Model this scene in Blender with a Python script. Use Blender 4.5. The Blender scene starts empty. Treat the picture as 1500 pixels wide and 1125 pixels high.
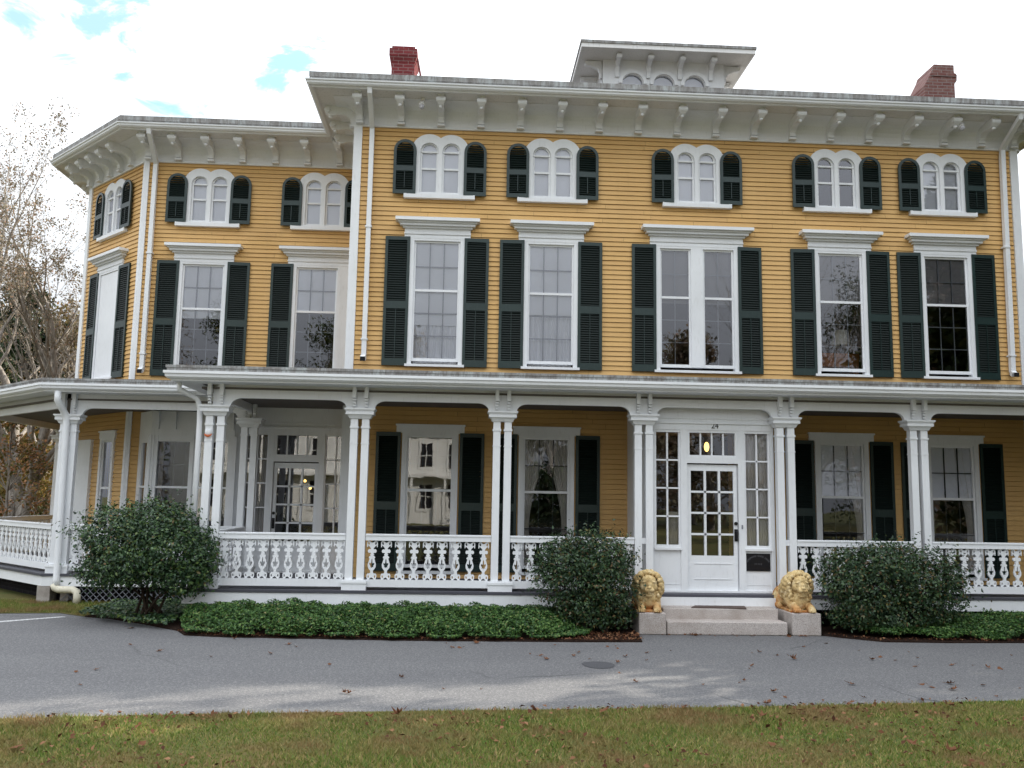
import bpy, bmesh, math, random
import numpy as np
from mathutils import Vector, Matrix
R = math.radians
sc = bpy.context.scene
COL = sc.collection

# ------------------------------------------------------------------ camera
def make_camera():
    pitch, yaw, roll = R(7.296674), R(3.05954), R(.946053)
    fw = Vector((math.sin(yaw)*math.cos(pitch), math.cos(yaw)*math.cos(pitch), math.sin(pitch)))
    rt = Vector((math.cos(yaw), -math.sin(yaw), 0)); up = rt.cross(fw)
    r = rt*math.cos(roll) + up*math.sin(roll); u = -rt*math.sin(roll) + up*math.cos(roll)
    cd = bpy.data.cameras.new('camera'); cd.sensor_width = 36; cd.lens = 1310.9038/1500*36
    cd.clip_start = .05; cd.clip_end = 2000
    cam = bpy.data.objects.new('camera', cd); COL.objects.link(cam)
    m = Matrix((r, u, -fw)).transposed().to_4x4(); m.translation = Vector((0, -16.2, 1.917))
    cam.matrix_world = m; sc.camera = cam
make_camera()

# ------------------------------------------------------------------ world and sun
SUN_EL = R(31); SUN_DIR = Vector((.92*math.cos(R(31)), .39*math.cos(R(31)), math.sin(R(31)))).normalized()
def make_world():
    w = bpy.data.worlds.new('World'); sc.world = w; w.use_nodes = True
    nt = w.node_tree; nt.nodes.clear(); N = nt.nodes.new; L = nt.links.new
    out = N('ShaderNodeOutputWorld'); mix = N('ShaderNodeMixShader')
    sky = N('ShaderNodeTexSky'); sky.sky_type = 'NISHITA'; sky.sun_disc = False
    sky.sun_elevation = SUN_EL; sky.sun_rotation = math.atan2(SUN_DIR.x, SUN_DIR.y)
    b1 = N('ShaderNodeBackground'); b1.inputs[1].default_value = .08; tint = N('ShaderNodeMix'); tint.data_type = 'RGBA'; tint.blend_type = 'MULTIPLY'; tint.inputs[0].default_value = 1; tint.inputs[7].default_value = (1.5, 2.5, 1.9, 1); L(sky.outputs[0], tint.inputs[6]); L(tint.outputs[2], b1.inputs[0])   # tint lifts the blue towards the cyan of an overexposed sky
    b2 = N('ShaderNodeBackground'); b2.inputs[0].default_value = (.90, .945, 1.0, 1); b2.inputs[1].default_value = CLOUD
    # a clouded sky is brighter overhead than near the horizon
    tc0 = N('ShaderNodeTexCoord'); sp0 = N('ShaderNodeSeparateXYZ'); L(tc0.outputs['Generated'], sp0.inputs[0])
    mr0 = N('ShaderNodeMapRange'); mr0.inputs[1].default_value = 0; mr0.inputs[2].default_value = .75; mr0.inputs[3].default_value = CLOUD*.31; mr0.inputs[4].default_value = CLOUD*1.9
    L(sp0.outputs[2], mr0.inputs[0]); L(mr0.outputs[0], b2.inputs[1])
    # broken cloud cover: blue gaps in a white sky, laid out by direction
    tc = N('ShaderNodeTexCoord'); mp = N('ShaderNodeMapping'); mp.inputs['Scale'].default_value = (1, 1, 2.2)
    L(tc.outputs['Generated'], mp.inputs[0])
    no = N('ShaderNodeTexNoise'); no.inputs['Scale'].default_value = 9; no.inputs['Detail'].default_value = 8; no.inputs['Roughness'].default_value = .62
    no.inputs['Distortion'].default_value = .5
    L(mp.outputs[0], no.inputs['Vector'])
    # gaps in the cloud: a few ragged openings to the upper left, at fixed directions
    prev = None
    for d, k in GAPS:
        sb = N('ShaderNodeVectorMath'); sb.operation = 'SUBTRACT'; L(tc.outputs['Generated'], sb.inputs[0]); sb.inputs[1].default_value = d
        ml = N('ShaderNodeVectorMath'); ml.operation = 'MULTIPLY'; L(sb.outputs[0], ml.inputs[0]); ml.inputs[1].default_value = (1/k[0], 1/k[0], 1/k[1])
        ln = N('ShaderNodeVectorMath'); ln.operation = 'LENGTH'; L(ml.outputs[0], ln.inputs[0]); cur = ln.outputs['Value']
        if prev is not None:
            mi = N('ShaderNodeMath'); mi.operation = 'MINIMUM'; L(prev, mi.inputs[0]); L(cur, mi.inputs[1]); cur = mi.outputs[0]
        prev = cur
    ad = N('ShaderNodeMath'); ad.operation = 'MULTIPLY_ADD'; ad.inputs[1].default_value = 8.0; L(no.outputs[0], ad.inputs[0]); L(prev, ad.inputs[2])
    ramp = N('ShaderNodeMapRange'); ramp.inputs[1].default_value = 4.35; ramp.inputs[2].default_value = 5.35; ramp.inputs[3].default_value = .24; ramp.interpolation_type = 'SMOOTHSTEP'; ramp.inputs[4].default_value = 1; L(ad.outputs[0], ramp.inputs[0])
    L(ramp.outputs[0], mix.inputs[0]); L(b1.outputs[0], mix.inputs[1]); L(b2.outputs[0], mix.inputs[2])
    L(mix.outputs[0], out.inputs[0])
CLOUD = .92
GAPS = [((-0.352, 0.82, 0.451), (0.035, 0.03)), ((-0.381, 0.831, 0.406), (0.045, 0.02)), ((-0.339, 0.836, 0.432), (0.016, 0.018)), ((-0.343, 0.849, 0.401), (0.02, 0.015)), ((-0.311, 0.869, 0.385), (0.05, 0.016)), ((-0.176, 0.879, 0.443), (0.038, 0.018)), ((-0.201, 0.885, 0.419), (0.014, 0.016)), ((-0.416, 0.8, 0.433), (0.05, 0.02)), ((-0.55, -0.7, 0.45), (0.1, 0.06)), ((0.5, -0.75, 0.42), (0.12, 0.06)), ((0.05, -0.8, 0.55), (0.1, 0.07))]
make_world()
sd = bpy.data.lights.new('sun', 'SUN'); sd.energy = 5; sd.angle = R(.53); sd.color = (1, .93, .80)
so = bpy.data.objects.new('sun', sd); COL.objects.link(so); so.location = (20, 10, 30)
so.rotation_euler = SUN_DIR.to_track_quat('Z', 'Y').to_euler()
vs = sc.view_settings; sc.display_settings.display_device = 'sRGB'
vs.view_transform = 'Standard'; vs.look = 'None'; vs.gamma = 1; vs.exposure = .76; vs.use_curve_mapping = False

# ------------------------------------------------------------------ materials
MATS = {}
class NT:
    def __init__(s, name):
        m = bpy.data.materials.new(name); m.use_nodes = True; s.m = m; s.t = m.node_tree
        s.p = s.t.nodes['Principled BSDF']; s.out = s.t.nodes['Material Output']; MATS[name] = m
    def n(s, typ, **kw):
        nd = s.t.nodes.new('ShaderNode'+typ)
        for k, v in kw.items():
            if hasattr(nd, k): setattr(nd, k, v)
            else: nd.inputs[k.replace('_', ' ')].default_value = v
        return nd
    def l(s, a, b): s.t.links.new(a, b)
    def obj(s): return s.n('TexCoord').outputs['Object']
    def geo(s): return s.n('NewGeometry')
    def noise(s, scale, detail=4, rough=.55, vec=None, dist=0):
        nd = s.n('TexNoise'); nd.inputs['Scale'].default_value = scale; nd.inputs['Detail'].default_value = detail
        nd.inputs['Roughness'].default_value = rough; nd.inputs['Distortion'].default_value = dist
        s.l(vec if vec is not None else s.geo().outputs['Position'], nd.inputs['Vector']); return nd.outputs[0]
    def ramp(s, fac, stops):
        nd = s.n('ValToRGB'); e = nd.color_ramp.elements
        while len(e) < len(stops): e.new(.5)
        for i, (p, c) in enumerate(stops): e[i].position = p; e[i].color = (*c, 1) if len(c) == 3 else c
        s.l(fac, nd.inputs[0]); return nd.outputs[0]
    def mix(s, fac, a, b, mode='MIX'):
        nd = s.n('Mix'); nd.data_type = 'RGBA'; nd.blend_type = mode
        for v, i in ((fac, 0), (a, 6), (b, 7)):
            if isinstance(v, (int, float)): nd.inputs[i].default_value = v
            elif isinstance(v, tuple): nd.inputs[i].default_value = (*v, 1)
            else: s.l(v, nd.inputs[i])
        return nd.outputs[2]
    def scaled(s, sx, sy, sz):
        mp = s.n('Mapping'); mp.inputs['Scale'].default_value = (sx, sy, sz); s.l(s.geo().outputs['Position'], mp.inputs[0]); return mp.outputs[0]
    def bump(s, h, strength=.3, dist=.01):
        b = s.n('Bump'); b.inputs['Strength'].default_value = strength; b.inputs['Distance'].default_value = dist
        s.l(h, b.inputs['Height']); s.l(b.outputs[0], s.p.inputs['Normal'])
    def base(s, c, rough=.6, spec=.4):
        if isinstance(c, tuple): s.p.inputs['Base Color'].default_value = (*c, 1)
        else: s.l(c, s.p.inputs['Base Color'])
        s.p.inputs['Roughness'].default_value = rough; s.p.inputs['Specular IOR Level'].default_value = spec
        return s.m

def painted(name, c, var=.08, rough=.55, dirt=None, dirtamt=.35, spec=.3):
    t = NT(name)
    n1 = t.noise(1.3, 5); n2 = t.noise(28, 3, vec=t.scaled(1, 1, .25))
    col = t.mix(t.ramp(n1, [(.3, (0, 0, 0)), (.7, (1, 1, 1))]), tuple(x*(1-var) for x in c), tuple(min(1, x*(1+var*.4)) for x in c))
    if dirt:
        f = t.ramp(n2, [(.56, (0, 0, 0)), (.78, (dirtamt,)*3)]); col = t.mix(f, col, dirt)
    t.bump(t.noise(60, 2), .08, .004)
    return t.base(col, rough, spec)

def build_materials():
    # yellow clapboard: paint with faint vertical weathering
    t = NT('yellow_siding')
    n1 = t.noise(.9, 5); n2 = t.noise(5, 4, vec=t.scaled(1.6, 1.6, .12)); n3 = t.noise(9, 2, vec=t.scaled(.25, .25, 11))
    c = t.mix(t.ramp(n1, [(.3, (0,0,0)), (.7, (1,1,1))]), (.60, .372, .138), (.675, .432, .176))
    c = t.mix(t.ramp(n2, [(.50, (0,0,0)), (.80, (.30,)*3)]), c, (.47, .29, .125))
    c = t.mix(t.ramp(n3, [(.35, (.16,)*3), (.65, (0,0,0))]), c, (.47, .27, .10))
    c = t.mix(t.ramp(t.geo().outputs['Random Per Island'], [(0, (.0,)*3), (1, (.34,)*3)]), c, (.54, .33, .145))
    t.bump(t.noise(40, 3, vec=t.scaled(.12, .12, 3)), .12, .004); t.base(c, .6, .25)
    painted('white_trim', (.77, .785, .81), .07, .5, (.45, .44, .42), .22)
    painted('white_soffit', (.73, .725, .72), .08, .6, (.34, .33, .31), .5)
    painted('porch_ceiling_shade', (.13, .115, .105), .1, .7)  # ceiling colour darkened so that the porch looks shaded
    painted('sash_white', (.80, .81, .84), .04, .45)
    painted('muntin_shade_grey', (.22, .23, .26), .04, .6)  # white muntins made grey: their shading is put into the colour
    painted('muntin_dark', (.03, .03, .032), .04, .6)
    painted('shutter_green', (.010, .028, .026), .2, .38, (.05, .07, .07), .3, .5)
    painted('louver_shade_green', (.0028, .0095, .0078), .2, .5, spec=.3)  # shutter green darkened: shade among the slats is in the colour
    painted('deck_grey', (.07, .07, .085), .1, .6)
    painted('dark_void', (.012, .012, .014), .1, .9)
    painted('black_iron', (.012, .012, .014), .1, .4)
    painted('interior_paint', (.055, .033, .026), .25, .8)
    painted('interior_wood', (.34, .115, .030), .3, .5)
    painted('lamp_shade', (.75, .72, .62), .05, .7)
    painted('blind_white', (.74, .74, .78), .05, .8)
    painted('blind_grey', (.22, .21, .22), .08, .8)
    painted('curtain_white', (.62, .58, .54), .1, .85)
    painted('mat_brown', (.10, .07, .06), .3, .95)
    painted('pipe_cream', (.66, .62, .50), .12, .5, (.3, .26, .2), .5)
    painted('plaque_dark', (.010, .010, .013), .1, .3)
    painted('plaque_letter', (.085, .085, .095), .1, .5)
    painted('number_dark', (.06, .06, .06), .1, .5)
    painted('ornament_orange', (.55, .12, .03), .1, .5)
    painted('far_house_white', (.76, .75, .70), .05, .6, (.5, .48, .42), .4)
    painted('far_roof', (.16, .15, .15), .2, .9)
    # glass
    t = NT('window_glass')
    tr = t.n('BsdfTransparent'); tr.inputs[0].default_value = (.92, .94, .96, 1)
    gl = t.n('BsdfGlossy'); gl.inputs['Roughness'].default_value = .012; gl.inputs[0].default_value = (.93, .94, 1, 1)
    nz = t.noise(1.7, 2); bp = t.n('Bump'); bp.inputs['Strength'].default_value = .05; bp.inputs['Distance'].default_value = .015
    t.l(nz, bp.inputs['Height']); t.l(bp.outputs[0], gl.inputs['Normal'])
    fr = t.n('Fresnel'); fr.inputs[0].default_value = 1.5
    ma = t.n('Math', operation='MULTIPLY_ADD'); ma.inputs[1].default_value = 2.2; ma.inputs[2].default_value = .045; ma.use_clamp = True
    t.l(fr.outputs[0], ma.inputs[0]); mx = t.n('MixShader'); t.l(ma.outputs[0], mx.inputs[0]); t.l(tr.outputs[0], mx.inputs[1]); t.l(gl.outputs[0], mx.inputs[2])
    t.l(mx.outputs[0], t.out.inputs[0])
    # roof edge: weathered grey felt with pale and dark streaks
    t = NT('roof_edge')
    n1 = t.noise(7, 6, .7, vec=t.scaled(1, 1, .35)); n2 = t.noise(26, 4, .7, vec=t.scaled(1, 1, .15))
    c = t.ramp(n1, [(.30, (.16, .15, .145)), (.48, (.27, .265, .26)), (.62, (.38, .40, .405)), (.78, (.48, .49, .48))])
    c = t.mix(t.ramp(n2, [(.47, (0,0,0)), (.66, (.65,)*3)]), c, (.15, .13, .12)); t.bump(n2, .6, .02); t.base(c, .9, .2)
    t = NT('roof_shingle')
    n1 = t.noise(3, 6, .7); c = t.ramp(n1, [(.35, (.05, .047, .045)), (.65, (.13, .12, .115))]); t.bump(t.noise(30, 3), .5, .01); t.base(c, .95, .1)
    # brick
    def brick(name, c1, c2, mortar, patch):
        t = NT(name); b = t.n('TexBrick'); mp = t.n('Mapping'); mp.inputs['Rotation'].default_value = (R(90), 0, 0)
        g = t.geo(); t.l(g.outputs['Position'], mp.inputs[0]); t.l(mp.outputs[0], b.inputs['Vector'])
        b.inputs['Color1'].default_value = (*c1, 1); b.inputs['Color2'].default_value = (*c2, 1); b.inputs['Mortar'].default_value = (*mortar, 1)
        b.inputs['Scale'].default_value = 1; b.inputs['Mortar Size'].default_value = .008; b.inputs['Brick Width'].default_value = .2; b.inputs['Row Height'].default_value = .068
        c = t.mix(t.ramp(t.noise(9, 5), [(.45, (0,0,0)), (.7, (.6,)*3)]), b.outputs[0], patch)
        bp = t.n('Bump'); bp.inputs['Strength'].default_value = .7; bp.inputs['Distance'].default_value = .012; bp.invert = True
        t.l(b.outputs['Fac'], bp.inputs['Height']); t.l(bp.outputs[0], t.p.inputs['Normal']); t.base(c, .9, .15)
    brick('red_brick', (.215, .045, .048), (.155, .032, .036), (.25, .15, .145), (.14, .032, .037))
    brick('old_brick', (.20, .095, .085), (.165, .072, .065), (.25, .20, .19), (.26, .18, .16))
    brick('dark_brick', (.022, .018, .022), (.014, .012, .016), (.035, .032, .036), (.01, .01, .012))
    # granite
    t = NT('granite')
    n1 = t.noise(170, 2, .6); n2 = t.noise(3, 5)
    c = t.ramp(n1, [(.34, (.19, .16, .15)), (.48, (.44, .395, .37)), (.62, (.58, .53, .50))])
    c = t.mix(t.ramp(n2, [(.42, (0,0,0)), (.72, (.55,)*3)]), c, (.25, .205, .17)); t.bump(t.noise(60, 3), .35, .006); t.base(c, .85, .25)
    t = NT('concrete'); n2 = t.noise(8, 6)
    t.bump(t.noise(50, 3), .3, .006); t.base(t.ramp(n2, [(.3, (.25, .22, .20)), (.7, (.42, .39, .36))]), .9, .2)
    # asphalt: fine aggregate, faint tyre-smoothed bands and old oil marks
    t = NT('asphalt')
    n1 = t.noise(130, 2, .7); n2 = t.noise(.8, 6, vec=t.scaled(.45, 1.5, 1)); n3 = t.noise(2.1, 5, .6, vec=t.scaled(.35, 1.7, 1)); n4 = t.noise(34, 3)
    c = t.ramp(n1, [(.30, (.055, .055, .058)), (.5, (.118, .117, .121)), (.68, (.235, .232, .233))])
    c = t.mix(t.ramp(n2, [(.35, (.30,)*3), (.65, (0,0,0))]), c, (.082, .081, .088))
    c = t.mix(t.ramp(n3, [(.67, (0,0,0)), (.74, (.55,)*3)]), c, (.052, .052, .058))
    n5 = t.noise(55, 2, .8); c = t.mix(t.ramp(n5, [(.36, (.45,)*3), (.50, (0,0,0))]), c, (.085, .085, .09)); c = t.mix(t.ramp(n4, [(.54, (0,0,0)), (.66, (.5,)*3)]), c, (.26, .258, .255))
    vo = t.n('TexVoronoi', feature='DISTANCE_TO_EDGE'); vo.inputs['Scale'].default_value = .42; dv = t.n('Mix'); dv.data_type = 'VECTOR'; dv.inputs[0].default_value = .22
    nz = t.n('TexNoise'); nz.inputs['Scale'].default_value = 1.6; nz.inputs['Detail'].default_value = 6; t.l(t.geo().outputs['Position'], nz.inputs['Vector']); t.l(t.geo().outputs['Position'], dv.inputs[4]); t.l(nz.outputs['Color'], dv.inputs[5]); t.l(dv.outputs[1], vo.inputs['Vector'])
    ck = t.ramp(vo.outputs['Distance'], [(.0, (1,)*3), (.0035, (.75,)*3), (.0075, (0,)*3)]); ckm = t.mix(1, ck, t.ramp(t.noise(.35, 3), [(.50, (0,)*3), (.62, (.75,)*3)]), 'MULTIPLY')
    c = t.mix(ckm, c, (.03, .03, .033))
    t.bump(n1, .5, .006); t.base(c, .9, .25)
    t = NT('asphalt_patch'); n1 = t.noise(120, 2, .7)
    t.bump(n1, .5, .006); t.base(t.ramp(n1, [(.35, (.045, .045, .05)), (.65, (.085, .085, .092))]), .85, .25)
    t = NT('road_paint'); t.base(t.ramp(t.noise(40, 4), [(.4, (.30, .30, .31)), (.6, (.6, .6, .6))]), .8)
    t = NT('mulch'); n1 = t.noise(38, 5, .75)
    t.bump(n1, 1, .03); t.base(t.ramp(n1, [(.35, (.012, .008, .007)), (.55, (.032, .018, .013)), (.72, (.07, .034, .022))]), .95, .1)
    t = NT('soil_grass'); n1 = t.noise(1.1, 6, .6); n2 = t.noise(45, 4, .7)
    c = t.ramp(n1, [(.34, (.065, .10, .024)), (.50, (.115, .11, .036)), (.66, (.165, .11, .048))])
    c = t.mix(t.ramp(n2, [(.3, (0,0,0)), (.7, (.6,)*3)]), c, (.09, .075, .035)); t.bump(n2, .8, .02); t.base(c, .95, .1)
    t = NT('distant_grass'); n1 = t.noise(.5, 6); t.base(t.ramp(n1, [(.35, (.03, .045, .014)), (.65, (.09, .075, .03))]), .95, .1)
    # leaves: each leaf its own tone
    def leafy(name, stops, rough=.5, trans=.15, spec=.3, clump=None):
        t = NT(name); g = t.geo()
        c = t.ramp(g.outputs['Random Per Island'], stops)
        if clump:
            c = t.mix(t.ramp(t.noise(clump[0], 3), [(clump[1], (0,0,0)), (clump[2], (1,1,1))]), c, clump[3])
        t.base(c, rough, spec)
        if trans:
            tl = t.n('BsdfTranslucent'); t.l(c, tl.inputs[0]); mx = t.n('MixShader'); mx.inputs[0].default_value = trans
            t.l(t.p.outputs[0], mx.inputs[1]); t.l(tl.outputs[0], mx.inputs[2]); t.l(mx.outputs[0], t.out.inputs[0])
    leafy('bush_leaf', [(0, (.012, .034, .016)), (.5, (.030, .070, .026)), (.86, (.062, .118, .032)), (.97, (.12, .17, .04)), (1, (.12, .05, .02))], .42, .08, .4)
    leafy('bush_leaf_rusty', [(0, (.012, .030, .015)), (.5, (.030, .064, .026)), (.86, (.056, .098, .030)), (.95, (.10, .048, .022)), (1, (.15, .13, .035))], .45, .08, .35)
    leafy('ivy_leaf', [(0, (.014, .042, .012)), (.5, (.040, .100, .024)), (.82, (.085, .170, .038)), (.96, (.15, .23, .06)), (1, (.25, .20, .09))], .5, .15, .3)
    leafy('dry_leaf', [(0, (.055, .022, .014)), (.5, (.12, .050, .026)), (1, (.26, .14, .075))], .8, .1, .1)
    leafy('grass_blade', [(0, (.070, .135, .022)), (.5, (.150, .205, .038)), (.8, (.25, .22, .065)), (1, (.40, .30, .13))], .6, .25, .2,
          clump=(1.3, .46, .66, (.235, .155, .070)))
    leafy('tree_leaf_olive', [(0, (.12, .105, .07)), (.5, (.21, .18, .12)), (.85, (.27, .19, .13)), (1, (.32, .20, .15))], .7, .2, .1)
    leafy('tree_leaf_green', [(0, (.020, .040, .014)), (.6, (.055, .078, .022)), (.9, (.12, .115, .03)), (1, (.19, .14, .04))], .6, .2, .15)
    leafy('tree_leaf_dark', [(0, (.010, .022, .010)), (.7, (.024, .044, .017)), (1, (.05, .06, .022))], .6, .1, .15)
    leafy('tree_leaf_gold', [(0, (.085, .075, .02)), (.6, (.19, .14, .035)), (1, (.25, .12, .035))], .6, .25, .15)
    leafy('shrub_leaf_rust', [(0, (.08, .085, .03)), (.4, (.17, .13, .045)), (.75, (.34, .16, .085)), (1, (.42, .25, .13))], .65, .2, .15)
    t = NT('bark'); n1 = t.noise(6, 6, .7, vec=t.scaled(2.2, 2.2, .5))
    t.bump(n1, .8, .03); t.base(t.ramp(n1, [(.35, (.13, .11, .095)), (.6, (.30, .27, .24)), (.75, (.40, .37, .34))]), .9, .15)
    t = NT('twig'); t.base((.042, .030, .022), .9, .1)
    # lion: sandstone-coloured cast stone with rust staining that has its own shape
    t = NT('lion_stone')
    n1 = t.noise(9, 5, .6); n2 = t.noise(5.5, 4, .6)
    c = t.ramp(n1, [(.3, (.40, .265, .115)), (.5, (.62, .465, .23)), (.7, (.75, .62, .39))])
    o = t.n('TexCoord').outputs['Object']; sp = t.n('SeparateXYZ'); t.l(o, sp.inputs[0])
    mr = t.n('MapRange'); mr.inputs[1].default_value = .17; mr.inputs[2].default_value = .0; t.l(sp.outputs[2], mr.inputs[0])
    my = t.n('MapRange'); my.inputs[1].default_value = .02; my.inputs[2].default_value = .42; t.l(sp.outputs[1], my.inputs[0])
    mm = t.n('Math', operation='MAXIMUM'); t.l(mr.outputs[0], mm.inputs[0]); t.l(my.outputs[0], mm.inputs[1])
    m2 = t.n('Math', operation='MULTIPLY'); t.l(mm.outputs[0], m2.inputs[0]); t.l(t.ramp(n2, [(.38, (0,0,0)), (.58, (1,1,1))]), m2.inputs[1])
    c = t.mix(m2.outputs[0], c, (.40, .125, .022))
    c = t.mix(t.ramp(t.noise(38, 3), [(.52, (0,0,0)), (.66, (.7,)*3)]), c, (.30, .17, .055)); t.bump(t.noise(70, 3), .3, .004); t.base(c, .8, .2)
    t = NT('lamp_glow'); t.p.inputs['Emission Color'].default_value = (1, .62, .16, 1); t.p.inputs['Emission Strength'].default_value = 2.2; t.base((.9, .7, .4))
    t = NT('lens_grey'); t.base((.5, .5, .55), .15, .6)
    t = NT('copper_cap'); t.base(t.ramp(t.noise(8, 4), [(.4, (.30, .22, .19)), (.6, (.42, .36, .32))]), .8)
build_materials()
M = MATS

# ------------------------------------------------------------------ mesh helpers
class MB:
    def __init__(s): s.v = []; s.f = []; s.mi = []
    def add(s, vs, fs, m=0):
        o = len(s.v); s.v += [tuple(p) for p in vs]; s.f += [tuple(i+o for i in f) for f in fs]; s.mi += [m]*len(fs); return s
    def quad(s, a, b, c, d, m=0): return s.add([a, b, c, d], [(0, 1, 2, 3)], m)
    def box(s, x0, x1, y0, y1, z0, z1, m=0):
        return s.add([(x0,y0,z0),(x1,y0,z0),(x1,y1,z0),(x0,y1,z0),(x0,y0,z1),(x1,y0,z1),(x1,y1,z1),(x0,y1,z1)],
                     [(0,3,2,1),(4,5,6,7),(0,1,5,4),(1,2,6,5),(2,3,7,6),(3,0,4,7)], m)
    def taper(s, x0, x1, y0, y1, z0, z1, dx, dy, m=0):   # box whose top grows by dx, dy
        return s.add([(x0,y0,z0),(x1,y0,z0),(x1,y1,z0),(x0,y1,z0),(x0-dx,y0-dy,z1),(x1+dx,y0-dy,z1),(x1+dx,y1+dy,z1),(x0-dx,y1+dy,z1)],
                     [(0,3,2,1),(4,5,6,7),(0,1,5,4),(1,2,6,5),(2,3,7,6),(3,0,4,7)], m)
    def prism(s, poly, axis, a, b, m=0):                 # poly in the other two axes, extruded a..b along axis
        n = len(poly)
        def P(p, t):
            return {'x': (t, p[0], p[1]), 'y': (p[0], t, p[1]), 'z': (p[0], p[1], t)}[axis]
        vs = [P(p, a) for p in poly] + [P(p, b) for p in poly]
        fs = [tuple(range(n))[::-1], tuple(range(n, 2*n))] + [(i, (i+1) % n, n+(i+1) % n, n+i) for i in range(n)]
        return s.add(vs, fs, m)
    def tube(s, path, rad, seg=8, m=0, cap=True, twist=0):
        path = [Vector(p) for p in path]
        if not isinstance(rad, (list, tuple)): rad = [rad]*len(path)
        vs = []; up = None
        for i, p in enumerate(path):
            d = (path[min(i+1, len(path)-1)] - path[max(i-1, 0)]).normalized()
            if up is None:
                up = d.orthogonal().normalized() if abs(d.z) > .9 else Vector((0, 0, 1))
                if abs(d.z) > .9: up = Vector((0, 1, 0))
            up = (up - d*up.dot(d)).normalized(); sd = d.cross(up)
            for k in range(seg):
                a = 2*math.pi*k/seg + twist; vs.append(p + (up*math.cos(a) + sd*math.sin(a))*rad[i])
        fs = []
        for i in range(len(path)-1):
            for k in range(seg):
                a = i*seg+k; b = i*seg+(k+1) % seg; fs.append((a, b, b+seg, a+seg))
        if cap: fs += [tuple(range(seg))[::-1], tuple(range((len(path)-1)*seg, len(path)*seg))]
        return s.add(vs, fs, m)
    def sweep(s, prof, path, m=0, closed=False, cap=True):   # prof: (outward, z); path: 2D, outward on its right
        n = len(path); P = [Vector(p) for p in path]; dirs = []
        for i in range(n):
            def nrm(a, b):
                d = (b-a).normalized(); return Vector((d.y, -d.x))
            ns = []
            if i > 0 or closed: ns.append(nrm(P[i-1], P[i]))
            if i < n-1 or closed: ns.append(nrm(P[i], P[(i+1) % n]))
            if len(ns) == 1: dirs.append(ns[0])
            else:
                mm = (ns[0]+ns[1]).normalized(); dirs.append(mm/max(.3, mm.dot(ns[0])))
        k = len(prof); vs = []
        for i in range(n):
            for o, z in prof: q = P[i]+dirs[i]*o; vs.append((q.x, q.y, z))
        fs = []
        for i in range(n if closed else n-1):
            j = (i+1) % n
            for a in range(k-1): fs.append((i*k+a, j*k+a, j*k+a+1, i*k+a+1))
        if cap and not closed: fs += [tuple(range(k)), tuple(range((n-1)*k, n*k))[::-1]]
        return s.add(vs, fs, m)
    def ball(s, c, r, m=0, seg=10, rings=7):
        if not isinstance(r, (tuple, list)): r = (r, r, r)
        vs = []; fs = []
        for i in range(rings+1):
            t = math.pi*i/rings
            for k in range(seg):
                a = 2*math.pi*k/seg; vs.append((c[0]+r[0]*math.sin(t)*math.cos(a), c[1]+r[1]*math.sin(t)*math.sin(a), c[2]+r[2]*math.cos(t)))
        for i in range(rings):
            for k in range(seg): fs.append((i*seg+k, (i+1)*seg+k, (i+1)*seg+(k+1) % seg, i*seg+(k+1) % seg))
        return s.add(vs, fs, m)
    def cyl(s, a, b, r, seg=12, m=0): return s.tube([a, b], r, seg, m)
    def xf(s, mat):
        s.v = [tuple(mat @ Vector(p)) for p in s.v]; return s
    def mesh(s, name, mats):
        me = bpy.data.meshes.new(name); me.from_pydata(s.v, [], s.f)
        for x in (mats if isinstance(mats, (list, tuple)) else [mats]): me.materials.append(M[x])
        me.polygons.foreach_set('material_index', s.mi); me.update(); return me
    def build(s, name, mats, parent=None, loc=(0, 0, 0), rz=0, smooth=False, bevel=0):
        o = bpy.data.objects.new(name, s.mesh(name, mats)); COL.objects.link(o)
        if smooth: o.data.polygons.foreach_set('use_smooth', [True]*len(o.data.polygons))
        o.location = loc; o.rotation_euler = (0, 0, rz)
        if parent: o.parent = parent
        if bevel:
            b = o.modifiers.new('bevel', 'BEVEL'); b.width = bevel; b.segments = 2; b.limit_method = 'ANGLE'
        return o

def flat_shape(outer, holes, depth):
    """A board cut to an outline with holes, as vertices (x, y 0..depth, z) and faces."""
    cu = bpy.data.curves.new('tmp', 'CURVE'); cu.dimensions = '2D'; cu.fill_mode = 'BOTH'; cu.extrude = depth/2
    for pts in [outer]+holes:
        sp = cu.splines.new('POLY'); sp.points.add(len(pts)-1); sp.use_cyclic_u = True
        for q, p in zip(sp.points, pts): q.co = (p[0], p[1], 0, 1)
    ob = bpy.data.objects.new('tmp', cu); COL.objects.link(ob)
    dg = bpy.context.evaluated_depsgraph_get(); me = bpy.data.meshes.new_from_object(ob.evaluated_get(dg))
    vs = [(v.co.x, -v.co.z+depth/2, v.co.y) for v in me.vertices]; fs = [tuple(p.vertices) for p in me.polygons]
    bpy.data.objects.remove(ob); bpy.data.curves.remove(cu); bpy.data.meshes.remove(me)
    return vs, fs
def text_shape(body, size, depth):
    cu = bpy.data.curves.new('tmp', 'FONT'); cu.body = body; cu.size = size; cu.extrude = depth/2; cu.align_x = 'CENTER'
    ob = bpy.data.objects.new('tmp', cu); COL.objects.link(ob)
    dg = bpy.context.evaluated_depsgraph_get(); me = bpy.data.meshes.new_from_object(ob.evaluated_get(dg))
    vs = [(v.co.x, -v.co.z, v.co.y) for v in me.vertices]; fs = [tuple(p.vertices) for p in me.polygons]
    bpy.data.objects.remove(ob); bpy.data.curves.remove(cu); bpy.data.meshes.remove(me)
    return vs, fs
def arc(cx, cz, r, a0, a1, n=14): return [(cx+r*math.cos(R(a0+(a1-a0)*i/n)), cz+r*math.sin(R(a0+(a1-a0)*i/n))) for i in range(n+1)]
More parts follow.
